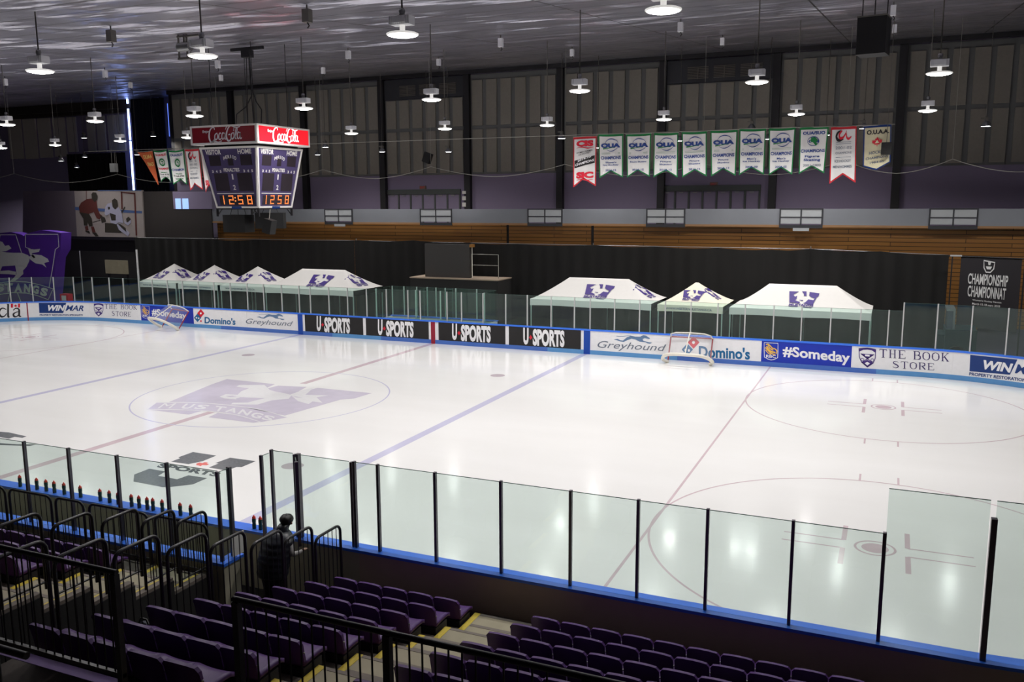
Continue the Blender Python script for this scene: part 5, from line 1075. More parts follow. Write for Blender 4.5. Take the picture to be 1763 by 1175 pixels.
# stage with screen
Y = 17.0; a = pk(706, 478, y=Y); b = pk(857, 480, y=Y)
e = empty('stage_platform', ((a.x+b.x)/2, Y, 0), 'raised platform with black skirt in front of the drapes', 'platform')
q = MB(); q.box((a.x, Y, -.02), (b.x, Y+1.8, a.z-.03)); q.build('black_skirt', mat('charcoal_skirt', (34, 32, 31), .8), e)
q = MB(); q.box((a.x-.02, Y-.02, a.z-.029), (b.x+.02, Y+1.82, a.z+.03)); q.build('deck_board', M['deck'], e)
q = MB(); y2 = Y+.9; c = pk(811, 438, y=y2); d = pk(858, 438, y=y2); z0 = a.z+.031
for z in (c.z, pk(811, 456.5, y=y2).z): q.tube([(c.x, y2, z), (d.x, y2, z)], .02, 6)
q.tube([(d.x, y2, z0), (d.x, y2, c.z)], .022, 6); q.tube([(c.x+.02, y2, z0), (c.x+.02, y2, c.z)], .022, 6); q.build('guard_rail', M['cable'], e)
c = pk(733, 479, y=Y+.5); d = pk(809, 421, y=Y+.5)
e = tag(box('video_screen', (c.x, Y+.45, a.z+.031), (d.x, Y+.62, d.z), M['screen']), 'blank charcoal video screen on the platform', 'screen')
q = MB(); q.box((c.x+.1, Y+.62, a.z+.031), (d.x-.1, Y+.9, a.z+.1)); q.build('screen_foot', M['col'], e)
p = pk(808, 426, y=Y+.5); e = empty('tripod_camera', (p.x+.12, Y+.55, 0), 'small camera on a thin stand at the right edge of the blank screen', 'camera')
q = MB(); q.tube([(p.x+.14, Y+.55, a.z+.031), (p.x+.14, Y+.55, p.z)], .02, 6); q.build('stand', M['goalw'], e); q = MB(); q.box((p.x+.05, Y+.4, p.z), (p.x+.23, Y+.7, p.z+.16)); q.build('camera_body', M['amberm'], e)
# black championship banner on the right, purple wall, resurfacer
Y = 18.6; pc = lambda u, v: pk(u, v, y=Y)
e = empty('hanging_banner', tuple(pc(1700, 445)), 'large black banner with white championship lettering at the far right', 'banner')
A, B, C_, D = pc(1655, 442), pc(1760, 447), pc(1646, 560), pc(1750, 574)
fb_ = lambda a, b, off=0: (A+(B-A)*a)*(1-b)+(C_+(D-C_)*a)*b+Vector((0, -off+.03*math.sin(a*9)*b, 0))
q = MB(); q.grid(lambda s, t: fb_(s, t), 16, 8); q.grid(lambda s, t: fb_(s, t, -.01), 16, 8); q.build('banner_cloth', mat('black_banner_cloth', (40, 36, 40), .8), e)
ff = lambda a, b, off=0: fb_(a, 1-b, off+.02)
q = MB(); wv_ = lambda a, b, x, y: (a, b)
txt(q, 'CHAMPIONSHIP', ff, .14, .615, .8, .77, .02, 0, 0); txt(q, 'CHAMPIONNAT', ff, .15, .435, .78, .595, .02, 0, 0)
txt(q, "Women's Hockey Féminin", ff, .24, .375, .72, .405, .02, 0, 0); txt(q, 'March 15-18 mars 2018', ff, .24, .325, .7, .355, .02, 0, 0); q.build('lettering', M['cloth'], e)
q = MB(); q.stroke([(.38,.97-.01),(.56,.95-.01),(.55,.85),(.5,.8),(.43,.8),(.39,.86)], .018, ff, 0, smooth=False, closed=True); q.flat([(.44,.84),(.5,.84),(.52,.88),(.42,.88)], ff, 0); q.flat([(.46,.9),(.49,.9),(.5,.94),(.45,.94)], ff, 0); q.build('shield_mark', M['cloth'], e)
q = MB(); q.box((pc(1636, 440).x, Y-.06, A.z), (pc(1656, 440).x, Y-.03, A.z+.07)); q.build('white_clip', M['post'], e)
q = MB(); q.tube([A+Vector((-.5, 0, .02)), B+Vector((.6, 0, .02))], .03, 8); q.box((pc(1762, 447).x+.05, Y-.03, -.02), (pc(1762, 447).x+.11, Y+.03, B.z+.02)); q.box((pc(1639, 440).x, Y-.03, -.02), (pc(1639, 440).x+.05, Y+.03, A.z+.02)); q.build('pipe_frame', M['col'], e)
a, b = pc(1684, 566), pc(1900, 560)
struct(box('x', (a.x, Y+.25, -.03), (30, Y+.4, a.z), mat('scuffed_purple_panel', (88, 78, 98), .6, noise=.25, scale=3))).name = 'trim_26'
Y = 16.2; pc = lambda u, v: pk(u, v, y=Y)
e = empty('ice_resurfacer', tuple(pc(1645, 600)), 'dark teal ice resurfacing vehicle parked behind the far glass', 'vehicle')
a, b = pc(1626, 590), pc(1683, 570); q = MB(); q.box((a.x, Y, .45), (b.x, Y+1.8, b.z)); q.box((a.x-.3, Y+.1, .45), (a.x-.001, Y+1.7, b.z-.25)); q.build('vehicle_body', M['truck'], e)
q = MB(); c = pc(1646, 535); q.box((a.x+.05, Y+.2, b.z), (c.x-.08, Y+1.6, c.z-.05)); q.build('cab_window', M['pane'], e)
q = MB(); q.box((a.x, Y+.15, c.z-.049), (c.x, Y+1.65, c.z+.04)); q.box((c.x-.079, Y+.15, b.z), (c.x, Y+.25, c.z-.05)); q.build('cab_frame', M['steel'], e)
for yy in (Y-.22, Y+1.81):
    for u in (1647,):
        c = pc(u, 598); q = MB(); q.tube([(c.x, yy, .42), (c.x, yy+.2, .42)], .42, 24); wh = q.build('wheel', M['tyre'], e); q = MB(); q.tube([(c.x, yy-.02, .42), (c.x, yy-.001, .42)], .2, 16); q.build('hub_cap', M['steel'], wh)
# left corner: inflatable letter
Y = 16.0; iz = 6.53
fI = lambda a, b, off=0: pk(a/iz, 380+b/iz, y=Y)+Vector((0, -off, 0))
e = empty('inflatable_letter', tuple(fI(300, 1000)), 'giant glossy violet inflatable letter with white horse behind the left corner', 'inflatable')
outl = [(-760,150),(-420,140),(-380,330),(-250,350),(-190,150),(0,140),(120,130),(250,160),(270,175),(290,150),(450,110),(600,125),(690,140),(690,160),(685,325),(630,420),(600,800),(560,980),(540,1130),(-540,1130),(-600,800),(-690,400),(-760,320)]
bm = bmesh.new(); q = MB(); q.prism(outl, fI, 0, -.75); ob = q.build('inflated_body', M['inflate'], e)
bv = ob.modifiers.new('round', 'BEVEL'); bv.width = .3; bv.segments = 5; bv.limit_method = 'ANGLE'; bv.angle_limit = 1.0
for p_ in ob.data.polygons: p_.use_smooth = True
bm.free(); fI2 = lambda a, b, off=0: fI(a, b, off+.012)
q = MB()
for P, cl in (([(290,155),(655,155),(665,295),(625,325),(590,560),(555,750)], 0), ([(290,155),(290,300),(345,320)], 0), ([(0,165),(5,160),(180,160),(245,360)], 0), ([(5,160),(-10,240)], 0), ([(-60,705),(0,700),(160,682),(300,690),(450,722),(600,768),(545,890),(420,842),(300,815),(150,810),(0,830),(-60,845)], 0), ([(115,820),(90,930)], 0), ([(200,815),(245,930)], 0)):
    q.stroke(P, 9, fI2, .01, smooth=False)
q.build('white_outline', M['ltext'], e)
q = MB()
for P in ([(-200,335),(0,345),(80,358),(160,362),(250,362),(320,390),(340,420),(330,460),(300,522),(172,505),(30,515),(-200,540)],
          [(172,503),(302,518),(262,562),(266,600),(205,655),(150,692),(105,690),(160,640),(188,603),(186,575)], [(-10,568),(100,560),(184,576),(182,612),(100,603),(-10,600)], [(-80,520),(28,514),(8,562),(-10,600),(-60,600)],
          [(-60,240),(0,232),(30,240),(60,285),(100,275),(132,312),(70,345),(0,350),(-60,350)], [(330,405),(380,378),(470,390),(540,430),(555,462),(500,478),(525,530),(480,495),(400,480),(345,440)], [(320,318),(390,325),(455,318),(440,352),(360,368),(400,412),(385,425),(340,385)]):
    q.flat(P, fI2, .008)
q.build('horse_mark', M['ltext'], e)
q = MB()
for ch, P in zip('USTANGS', (((-140,800),(-60,790),(-60,710),(-140,715)), ((-45,805),(48,800),(55,705),(-40,710)), ((68,803),(132,803),(150,705),(50,705)), ((165,803),(252,806),(240,708),(180,706)), ((270,806),(340,812),(352,715),(275,710)), ((362,812),(435,832),(448,735),(370,720)), ((450,838),(525,858),(548,768),(470,745)))):
    bl, br, tr, tl = P
    g = lambda x, y, o=0: fI2((bl[0]*(1-x)+br[0]*x)*(1-y)+(tl[0]*(1-x)+tr[0]*x)*y, (bl[1]*(1-x)+br[1]*x)*(1-y)+(tl[1]*(1-x)+tr[1]*x)*y, o+.012)
    txt(q, ch, g, 0, 0, 1, 1, .06, 0, 0)
q.build('lettering', M['ltext'], e)
# odds and ends of the left corner
Y = 15.5; a = pk(104, 520, y=Y); b = pk(116, 507, y=Y); e = empty('red_bin', tuple(a), 'small red bin with a white label behind the left corner glass', 'bin')
q = MB(); q.box((a.x, Y, -.02), (b.x, Y+.4, b.z)); q.build('bin_body', M['dred'], e); q = MB(); q.box((a.x+.15, Y-.01, a.z+.1), (b.x-.15, Y-.001, b.z-.1)); q.build('white_label', M['ltext'], e)
Y = 18.0; a = pk(182, 471, y=Y); b = pk(218, 449, y=Y); e = empty('covered_stand', (a.x, Y, 0), 'beige panel on a dark stand behind the left glass', 'panel')
q = MB(); q.box((a.x, Y, a.z), (b.x, Y+.1, b.z)); q.build('beige_panel', M['conc'], e); q = MB(); q.box((a.x+.1, Y+.1, -.02), (a.x+.2, Y+.2, b.z-.1)); q.box((b.x-.2, Y+.1, -.02), (b.x-.1, Y+.2, b.z-.1)); q.build('stand_leg', M['col'], e)
for i, (u, v0, v1, y, r) in enumerate(((137, 470, 432, 17.5, .035), (235, 520, 430, 14.0, .06))):
    a = pk(u, v1, y=y); q = MB(); q.tube([(a.x, y, -.02), (a.x, y, a.z)], r, 8); tag(q.build('upright_pole', M['post']), 'tall pale upright pole behind the left glass, %s' % ('the thinner left one' if i == 0 else 'the thicker one by the tents'), 'pole', 'upright poles')
# goals pushed against the boards
def goal(x, y, tilt, rot, label):
    e = empty('hockey_goal', (x, y, 0), label, 'goal', 'hockey goals tipped against the far boards')
    Rm = Matrix.Rotation(rot, 4, 'Z') @ Matrix.Rotation(-tilt, 4, 'X'); T_ = lambda p: Matrix.Translation((x, y, 0)) @ Rm @ Vector(p)
    w_, h_ = .915, 1.22
    for sx in (-1, 1): q = MB(); q.tube([T_((sx*w_, 0, .02)), T_((sx*w_, 0, h_))], .03, 10); q.build('goal_post', M['goalred'], e)
    q = MB(); q.tube([T_((-w_, 0, h_)), T_((w_, 0, h_))], .03, 10); q.build('crossbar', M['goalred'], e)
    base = [(w_, 0, .03), (w_+.16, -.35, .03), (w_+.02, -.8, .03), (w_-.3, -1.08, .03), (0, -1.12, .03), (-w_+.3, -1.08, .03), (-w_-.02, -.8, .03), (-w_-.16, -.35, .03), (-w_, 0, .03)]
    B2 = []
    for i in range(len(base)-1):
        p0 = Vector(base[max(0, i-1)]); p1 = Vector(base[i]); p2 = Vector(base[i+1]); p3 = Vector(base[min(len(base)-1, i+2)])
        for k in range(4): t = k/4; B2.append(.5*((2*p1)+(p2-p0)*t+(2*p0-5*p1+4*p2-p3)*t*t+(3*p1-p0-3*p2+p3)*t**3))
    B2.append(Vector(base[-1]))
    q = MB(); q.tube([T_(p) for p in B2], .075, 10); q.build('padded_base', M['goalw'], e)
    top = [(w_, 0, h_), (w_-.05, -.3, h_+.02), (w_-.3, -.5, h_+.02), (0, -.56, h_+.02), (-w_+.3, -.5, h_+.02), (-w_+.05, -.3, h_+.02), (-w_, 0, h_)]
    q = MB(); q.tube([T_(p) for p in top], .028, 8); q.tube([T_((0, -.56, h_+.02)), T_((0, -1.1, .05))], .025, 8); q.build('top_frame', M['goalw'], e)
    nm = bpy.data.materials.get('goal_netting')
    if not nm:
        nm = bpy.data.materials.new('goal_netting'); nm.use_nodes = True; n = nm.node_tree.nodes; l = nm.node_tree.links
        b_ = n['Principled BSDF']; b_.inputs['Base Color'].default_value = (.8, .8, .82, 1); b_.inputs['Alpha'].default_value = .13
    q = MB(); nb_ = len(B2)-1
    def net(s, t):
        i = s*nb_; k = int(min(nb_-1, i)); f = i-k; b0 = B2[k]*(1-f)+B2[k+1]*f
        j = s*6; k = int(min(5, j)); f = j-k; t0 = Vector(top[k])*(1-f)+Vector(top[k+1])*f
        p = b0*(1-t)+t0*t; return T_(p)
    q.grid(net, 24, 8); q.grid(lambda s, t: T_(Vector(top[int(s*6+.001)])*(1-t)+Vector((w_-2*w_*s, 0, h_))*t), 6, 1); q.build('goal_net', nm, e)
goal(13.05, 12.2, .5, .03, 'hockey goal tipped forward against the boards at the right')
goal(-16.3, 11.85, .62, -.3, 'hockey goal tipped forward against the boards at the left')
# ================================================================== the near stands
PW = .457; NY0 = -13.13
deckz = lambda k: .39+.242*(k-1)
seaty = lambda k: -14.10-.757*(k-1)
nose = lambda k: -13.13 if k == 1 else -14.10-.03-.757*(k-2)
RYL = -19.82
XA, XB = 12.82, 15.20     # centre block
XR = 16.38                # right block starts
XW = 9.62                 # left block ends
AW = 10.78                # edge of the opening
def dk(name, x0, x1, k, ylast=None):
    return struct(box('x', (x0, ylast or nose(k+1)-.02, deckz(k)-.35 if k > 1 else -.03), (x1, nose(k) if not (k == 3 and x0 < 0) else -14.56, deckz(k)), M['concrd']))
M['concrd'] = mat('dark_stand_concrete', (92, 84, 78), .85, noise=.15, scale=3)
n_ = 30
ty0 = lambda k: nose(k)-.47
tz_ = lambda k: deckz(k)+.25
for k in range(3, 10):
    o = struct(box('x', (AW, ty0(k), -.03), (AW+.02, ty0(k-1), tz_(k-1)+.0), M['darkwall'])); o.name = 'trim_%d' % (70+k)
for k in range(1, 10):
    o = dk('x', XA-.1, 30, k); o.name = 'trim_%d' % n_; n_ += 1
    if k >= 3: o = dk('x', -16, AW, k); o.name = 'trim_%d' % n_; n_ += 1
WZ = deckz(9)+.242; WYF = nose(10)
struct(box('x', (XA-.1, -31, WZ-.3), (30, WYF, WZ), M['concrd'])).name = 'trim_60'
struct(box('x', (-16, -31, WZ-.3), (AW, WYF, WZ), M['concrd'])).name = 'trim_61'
struct(box('x', (AW, -31, WZ-.3), (XA-.1, RYL+.08, WZ), M['concrd'])).name = 'trim_62'
struct(box('x', (AW-.12, WYF-.2, -.03), (AW, nose(3), deckz(3)-.36), M['col'])).name = 'trim_63'
struct(box('x', (XA-.1, WYF-.2, -.03), (XA, nose(1)-.2, .02), M['col'])).name = 'trim_64'
struct(box('x', (-16, -14.58, -.03), (AW-.13, -14.5, deckz(3)-.001), M['concrd'])).name = 'trim_65'
# aisle treads with dark strips and yellow edges, laid on the decks
ty0 = lambda k: nose(k)-.47
tz_ = lambda k: deckz(k)+.25
def aisle(x0, x1, k0, k1, nm, ye):
    for k in range(k0, k1):
        e = empty('aisle_step', ((x0+x1)/2, ty0(k), deckz(k)), 'worn concrete step with yellow edge in the %s aisle, %s from the ice' % (nm, nth(k-k0)), 'step', 'steps of the %s aisle' % nm)
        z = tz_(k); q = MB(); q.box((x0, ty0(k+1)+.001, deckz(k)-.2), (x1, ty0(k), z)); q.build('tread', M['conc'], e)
        q = MB(); q.box((x0+.11, ty0(k)-.06, z+.001), (x1-(.11 if ye else 0), ty0(k)-.001, z+.004)); q.build('dark_strip', M['concd'], e)
        q = MB(); q.box((x0+.11, ty0(k)-.42, z+.001), (x1-(.11 if ye else 0), ty0(k)-.35, z+.004)); q.build('dark_strip', M['concd'], e)
        q = MB(); q.box((x0+.005, ty0(k+1)+.01, z+.001), (x0+.1, ty0(k)-.001, z+.005)); q.build('yellow_edge', M['yellow'], e)
        if ye: q = MB(); q.box((x1-.1, ty0(k+1)+.01, z+.001), (x1-.005, ty0(k)-.001, z+.005)); q.build('yellow_edge', M['yellow'], e)
aisle(XB+.03, XR-.02, 1, 9, 'centre', False); aisle(XW+.02, AW-.14, 2, 9, 'left', True)
for k in range(2, 9):
    tag(box('aisle_curb', (AW-.12, ty0(k+1)+.002, deckz(k)-.2), (AW-.001, ty0(k), tz_(k)+.05), M['concd']), 'raised concrete curb at the edge of the dark gangway, %s from the ice' % nth(k-2), 'curb', 'curbs beside the gangway')
# seats
def seat_proto():
    e = empty('stadium_seat', (0, 0, 0)); w_ = PW/2-.008
    q = MB(); zs, ys = .37, .0
    def pan(s, t, o=0):
        x = (s-.5)*2*w_; y = .04+.42*t; z = zs+.02*(2*s-1)**2+.012*math.sin(t*3)-(.02 if t > .9 else 0)+o; return Vector((x, y, z))
    V = []; n = 8
    for o in (0, -.05):
        for j in range(n+1): V += [pan(i/n, j/n, o) for i in range(n+1)]
    N = (n+1)**2; F = []
    for j in range(n):
        for i in range(n): k = j*(n+1)+i; F += [(k, k+1, k+n+2, k+n+1), (N+k, N+k+n+1, N+k+n+2, N+k+1)]
    for i in range(n): F += [(i, N+i, N+i+1, i+1), (n*(n+1)+i, n*(n+1)+i+1, N+n*(n+1)+i+1, N+n*(n+1)+i), (i*(n+1), (i+1)*(n+1), N+(i+1)*(n+1), N+i*(n+1)), (i*(n+1)+n, N+i*(n+1)+n, N+(i+1)*(n+1)+n, (i+1)*(n+1)+n)]
    q.add(V, F, True); q.build('seat_pan', M['seat'], e, loc=(0, 0, 0))
    q = MB(); V = []; nx, nz = 14, 7
    for side in (0, 1):
        for j in range(nz+1):
            for i in range(nx+1):
                s = i/nx; c = 2*s-1; top = .685-.045*abs(c)**2.2-(.03 if abs(c) > .97 else 0); z = .36+(top-.36)*j/nz
                y = .03-.045*c*c*0 + .05*(c*c) - .05*(j/nz) - side*(.035+.012*(j == nz)) ; V.append(Vector((c*w_, y-.0, z)))
    N = (nx+1)*(nz+1)
    F = []
    for j in range(nz):
        for i in range(nx): k = j*(nx+1)+i; F += [(k, k+nx+1, k+nx+2, k+1), (N+k, N+k+1, N+k+nx+2, N+k+nx+1)]
    q.add(V, F, True); F = []
    for i in range(nx): F += [(i, i+1, N+i+1, N+i), (nz*(nx+1)+i, N+nz*(nx+1)+i, N+nz*(nx+1)+i+1, nz*(nx+1)+i+1)]
    for j in range(nz): F += [(j*(nx+1), N+j*(nx+1), N+(j+1)*(nx+1), (j+1)*(nx+1)), (j*(nx+1)+nx, (j+1)*(nx+1)+nx, N+(j+1)*(nx+1)+nx, N+j*(nx+1)+nx)]
    q.add(V, F, False); q.build('seat_back', M['seat'], e, loc=(0, 0, 0))
    q = MB(); q.box((-w_+.002, .02, .10), (w_-.002, .36, .319)); q.box((-.04, .05, .0), (.04, .3, .099)); q.build('seat_base', mat('black_seat_base', (30, 26, 34), .6), e, loc=(0, 0, 0))
    q = MB(); q.tube([(w_+.004, .03, .5), (w_+.004, .03, .515)], .012, 8); q.build('hinge_bolt', M['steel'], e, loc=(0, 0, 0))
    return e
sp0 = seat_proto(); first = True
def seat(x, k, label, grp):
    global first
    y, z = seaty(k), deckz(k); U, V_ = pr(x, y, z+.6)
    if U < -45 or U > 1800 or V_ > 1215: return
    o = sp0 if first else copy_tree(sp0); first = False
    o.location = (x, y, z+.001); tag(o, label, 'seat', grp)
for k in range(1, 11):
    if k <= 8:
        for i in range(5): seat(XA+.11+PW*(i+.5), k, 'purple centre-block seat, %s row from the ice, %s seat from the steps' % (nth(k-1), nth(4-i)), 'purple seats of the centre block')
        for i in range(16): seat(XR+PW*(i+.5), k, 'purple right-block seat, %s row from the ice, %s seat from the steps' % (nth(k-1), nth(i)), 'purple seats of the right block')
    if 3 <= k <= 8:
        for i in range(14): seat(XW-PW*(i+.5), k, 'purple left-block seat, %s row from the front, %s seat from the steps' % (nth(k-3), nth(i)), 'purple seats of the left block')
# hoop guard rails
def hoop(a, b, zb, zt, nb, label, grp, axis='y', c=0):
    P = (lambda t, z: Vector((c, t, z))) if axis == 'y' else (lambda t, z: Vector((t, c, z)))
    e = empty('guard_rail', tuple(P((a+b)/2, zb)), label, 'railing', grp); r = .12; sg = 1 if b > a else -1
    pts = [P(a, zb)]+[P(a+sg*r*(1-math.cos(t)), zt-r*(1-math.sin(t))) for t in (0, .4, .8, 1.2, 1.57)]+[P(b-sg*r*(1-math.sin(t)), zt-r*(1-math.cos(t))) for t in (0, .4, .8, 1.2, 1.57)]+[P(b, zb)]
    q = MB(); q.tube(pts, .024, 8); q.tube([P(a, zb+.1), P(b, zb+.1)], .016, 6); q.build('rail_frame', M['rail'], e)
    for i in range(nb): t = a+(b-a)*(i+1)/(nb+1); q = MB(); q.tube([P(t, zb+.1), P(t, zt-.012)], .0075, 5, caps=False); q.build('baluster', M['rail'], e)
XS2 = 12.72
for i in range(8):
    k = i+1; p = pk((584,535,483,419,352,270,179,75)[i], (904,906,912,914,917,920.5,926,930)[i], x=XS2)
    s_ = pk((545.5,492,434,367,287,203,107,30)[i], (926,932,933.5,938,947,950,955.6,948)[i], x=XS2)
    hoop(p.y-.67, p.y+.02, .0 if k < 3 else deckz(k)-.3, p.z, 5, 'black hooped guard rail on the right side of the gangway, %s from the ice' % nth(i), 'hooped rails right of the gangway', 'y', XS2)
for i in range(5):
    k = i+3; p = pk((353,298,235,156,67)[i], (879,877,875,881,882)[i], x=AW-.05)
    hoop(p.y-.64, p.y+.01, tz_(i+2)+.051, p.z, 5, 'black hooped guard rail on the curb left of the gangway, %s from the ice' % nth(i), 'hooped rails left of the gangway', 'y', AW-.05)
YX = -14.6
for i, (u0_, u1_, v) in enumerate(((266, 356, 889), (153, 254, 869), (95, 143, 858), (15, 87, 843), (-70, 8, 829))):
    a = pk(u0_, v, y=YX); b = pk(u1_, v+.19*(u1_-u0_), y=YX)
    hoop(a.x, b.x, deckz(3)+.001, 1.78, max(4, int((b.x-a.x)/.14)), 'long black hooped guard rail in front of the left block, %s from the gangway' % nth(i), 'hooped rails in front of the left block', 'x', YX)
# long rails along the walkway
RYL = -19.82
def long_rail(x0, x1, label):
    e = empty('walkway_railing', ((x0+x1)/2, RYL, WZ), label, 'railing', 'long railings along the walkway'); zt = 3.77
    q = MB(); q.tube([(x0, RYL, zt), (x1, RYL, zt)], .026, 10); q.build('top_rail', M['rail'], e)
    q = MB(); q.box((x0, RYL-.02, WZ+.19), (x1, RYL+.02, WZ+.23)); q.build('bottom_rail', M['rail'], e)
    n = int((x1-x0)/.112); px_ = [x0+.03, x0+1.49, x0+3.1, x1-.03] if x1-x0 < 8 else [x1-.03, x1-1.6, x1-3.2, x1-4.8, x0+.03]
    for x in px_:
        if x0 <= x <= x1: q = MB(); q.box((x-.03, RYL-.03, WZ), (x+.03, RYL+.03, zt-.02)); q.box((x-.1, RYL-.08, WZ+.001), (x+.1, RYL+.08, WZ+.015)); q.build('rail_post', M['rail'], e)
    for i in range(1, n):
        x = x0+(x1-x0)*i/n
        U, V_ = pr(x, RYL, 3.3)
        if U > -30 and U < 1200 and V_ < 1260: q = MB(); q.tube([(x, RYL, WZ+.231), (x, RYL, zt-.02)], .0085, 5, caps=False); q.build('baluster', M['rail'], e)
xr0 = pk(402, 1037, y=RYL).x; xl1 = pk(201, 990, y=RYL).x
long_rail(xr0, xr0+6.5, 'long black railing in the foreground right of the gangway'); long_rail(xl1-6.5, xl1, 'long black railing in the foreground left of the gangway')
a = pk(30, 1143, z=WZ); b = pk(30, 1162, z=WZ)
a = pk(100, 1141, z=WZ); b = pk(100, 1158, z=WZ); 
struct(box('x', (-16, b.y, WZ+.001), (xl1+.02, a.y, WZ+.008), mat('purple_nosing_paint', (112, 88, 140), .7))).name = 'trim_66'
p = pk(46, 1130, z=3.62); e = empty('stub_handrail', tuple(p), 'thick black handrail end at the bottom left corner', 'handrail')
q = MB(); q.tube([(p.x-2.5, p.y, p.z), (p.x, p.y, p.z)], .03, 10); q.build('rail_tube', M['rail'], e)
q = MB(); q.tube([(p.x-.35, p.y, WZ), (p.x-.35, p.y, p.z)], .025, 8); q.build('rail_post', M['rail'], e)
# bag left in the gangway
p = pk(213, 1035, y=-17.6); e = tag(empty('duffel_bag', (p.x, -17.5, 0)), 'dark bundled bag on a stack of dark crates in the gangway', 'bag')
q = MB(); c_ = (11.9, -17.0, 1.15)
q.lathe([(0, -.22), (.2, -.2), (.28, -.08), (.27, .06), (.18, .17), (.08, .2), (.05, .26), (0, .27)], c_, 16); q.build('bag_body', mat('midnight_blue_nylon', (34, 40, 58), .6), e)
q = MB(); q.tube([(11.8, -17.0, 1.36), (11.85, -17, 1.46), (11.95, -17, 1.46), (12.0, -17, 1.36)], .015, 6); q.build('carry_strap', M['rail'], e)
e = tag(empty('equipment_crate', (11.9, -17, 0)), 'dark equipment crate under the bundled bag in the gangway', 'crate')
q = MB(); q.box((11.5, -17.35, -.03), (12.3, -16.65, .92)); q.build('crate_body', M['spk'], e); q = MB(); q.box((11.48, -17.37, .78), (12.32, -16.63, .82)); q.build('crate_band', M['rod'], e)

# ================================================================== person at the gate
PX, PY = 11.62, -13.98
e = empty('person', (PX, PY, 0), 'person seen from behind in a black quilted vest, standing at the bench gate', 'person')
def skinmesh(name, verts, edges, radii, m, parent, root=0, sub=2):
    me = bpy.data.meshes.new(name); me.from_pydata([tuple(v) for v in verts], edges, []); me.update(); me.materials.append(m)
    o = bpy.data.objects.new(name, me); COL.objects.link(o); o.parent = parent; o.matrix_parent_inverse = pinv(parent)
    md = o.modifiers.new('Skin', 'SKIN'); md.use_smooth_shade = True
    for i, r in enumerate(radii):
        sv = me.skin_vertices[0].data[i]; sv.radius = r if isinstance(r, tuple) else (r, r); sv.use_root = (i == root)
    sd = o.modifiers.new('Sub', 'SUBSURF'); sd.levels = sub; sd.render_levels = sub; return o
W = lambda x, y, z: Vector((PX+x, PY+y, z))
# body: pelvis root, trunk leaning forward over the boards, head bowed, arms reaching to the gate
bv_ = [W(0,0,.93), W(0,.04,1.08), W(0,.11,1.24), W(.01,.2,1.40), W(.02,.28,1.47), W(.03,.32,1.54), W(.04,.36,1.62),
       W(-.1,0,.88), W(-.11,.03,.5), W(-.12,-.03,.1), W(-.12,.1,.04), W(.1,0,.88), W(.12,.05,.5), W(.14,0,.1), W(.14,.13,.04),
       W(-.19,.2,1.39), W(-.27,.22,1.13), W(-.2,.4,1.0), W(-.17,.47,.99), W(.21,.2,1.39), W(.31,.12,1.16), W(.3,.34,1.12), W(.3,.42,1.12)]
be = [(0,1),(1,2),(2,3),(3,4),(4,5),(5,6),(0,7),(7,8),(8,9),(9,10),(0,11),(11,12),(12,13),(13,14),(3,15),(15,16),(16,17),(17,18),(3,19),(19,20),(20,21),(21,22)]
br_ = [(.17,.13),(.16,.12),(.17,.12),(.15,.11),(.06,.06),(.075,.085),(.08,.09),(.11,.11),(.075,.075),(.05,.05),(.045,.04),(.11,.11),(.075,.075),(.05,.05),(.045,.04),(.065,.065),(.055,.055),(.035,.03),(.03,.02),(.065,.065),(.055,.055),(.035,.03),(.03,.02)]
bo = skinmesh('body', bv_, be, br_, M['sleeve'], e)
bo['label'] = 'grey knit sleeves'
for s_, hx, hy, hz in ((-1, -.17, .47, .99), (1, .3, .42, 1.12)):   # hands: palm, four fingers and thumb
    vs = [W(hx, hy, hz), W(hx, hy+.08, hz)]; es = [(0, 1)]; rs = [(.03, .018), (.038, .016)]
    for f in range(4):
        bx_ = hx+(-.03+.02*f); L_ = (.065, .075, .07, .055)[f]; i = len(vs); vs += [W(bx_, hy+.1, hz), W(bx_, hy+.1+L_*.55, hz-.012), W(bx_, hy+.1+L_*.8, hz-.045)]; es += [(1, i), (i, i+1), (i+1, i+2)]; rs += [.010, .009, .008]
    i = len(vs); vs += [W(hx-s_*.04, hy+.04, hz-.005), W(hx-s_*.062, hy+.085, hz-.02)]; es += [(0, i), (i, i+1)]; rs += [.012, .009]
    skinmesh('hand', vs, es, rs, M['skin'], e, 0, 1)
def oval(q, rings, n=24):     # rings: (centre, rx, ry)
    V = []; F = []
    for c, rx, ry in rings: V += [c+Vector((rx*math.cos(2*math.pi*k/n), ry*math.sin(2*math.pi*k/n), 0)) for k in range(n)]
    for i in range(len(rings)-1):
        for k in range(n): F.append((i*n+k, i*n+(k+1) % n, (i+1)*n+(k+1) % n, (i+1)*n+k))
    F += [tuple(range(n))[::-1], tuple((len(rings)-1)*n+k for k in range(n))]; q.add(V, F, True)
q = MB(); R_g = []
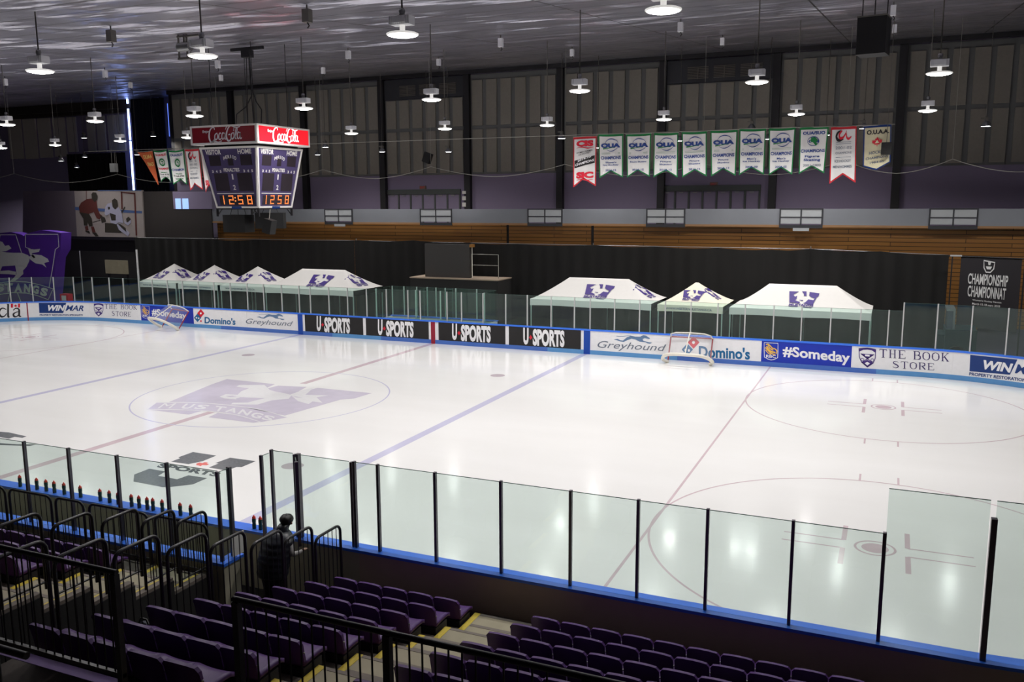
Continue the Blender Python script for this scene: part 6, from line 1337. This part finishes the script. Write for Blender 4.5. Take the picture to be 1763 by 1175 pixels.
for j in range(29):      # quilted vest with horizontal ribs
    t = j/28; z = .80+.70*t; yo = -.02+.27*t**1.5; rib = .012*abs(math.sin(t*math.pi*7))
    rx = .275+.02*math.sin(t*3)-(.13*max(0, (t-.82)/.18)**1.4); ry = .21-.02*t-(.06*max(0, (t-.82)/.18)); R_g.append((W(0, yo, z), rx+rib, ry+rib))
oval(q, R_g); q.build('quilted_vest', M['vest'], e)['label'] = 'black quilted vest with ribs'
q = MB(); oval(q, [(W(.02, .24, 1.44), .10, .10), (W(.02, .26, 1.5), .11, .11), (W(.02, .28, 1.56), .095, .10), (W(.03, .3, 1.6), .08, .085)]); q.build('vest_collar', M['vest'], e)
q = MB()
for sx in (-1, 1): oval(q, [(W(sx*.1, .0, .04), .075, .1), (W(sx*.1, 0, .25), .085, .09), (W(sx*.105, .03, .5), .1, .1), (W(sx*.1, .0, .8), .13, .14), (W(sx*.08, 0, .93), .14, .15)], 16)
q.build('trousers', M['trouser'], e)
q = MB()
for sx in (-1, 1): oval(q, [(W(sx*.12, .05, .0-.02), .05, .14), (W(sx*.12, .05, .05), .052, .14), (W(sx*.12, .02, .1), .045, .08)], 14)
q.build('shoes', M['rail'], e)
q = MB(); hc = W(.045, .37, 1.63); V = []
q.grid(lambda s, t: hc+Vector((.112*math.sin(math.pi*t)*math.cos(2*math.pi*s), (.125*math.sin(math.pi*t)*math.sin(2*math.pi*s))-.012, .13*math.cos(math.pi*t*.8)))*(1+.04*math.sin(s*40)*math.sin(t*9)), 28, 14); q.build('hair', M['hair'], e)
q = MB()      # face on the far side, bowed towards the ice: nose, brow, eyes, mouth, ears
q.lathe([(0, -.02), (.014, -.01), (.01, .02), (0, .03)], tuple(hc+Vector((0, .105, -.02))), 8)
for sx in (-1, 1): q.lathe([(0, -.03), (.014, -.02), (.018, .01), (0, .03)], tuple(hc+Vector((sx*.092, 0, -.02))), 8)
q.box(tuple(hc+Vector((-.025, .092, -.07))), tuple(hc+Vector((.025, .1, -.062)))); q.build('face_features', M['skin'], e)
q = MB()
for sx in (-1, 1): q.lathe([(0, -.008), (.009, 0), (0, .008)], tuple(hc+Vector((sx*.034, .098, .005))), 8)
q.build('eyes', M['ink'], e)
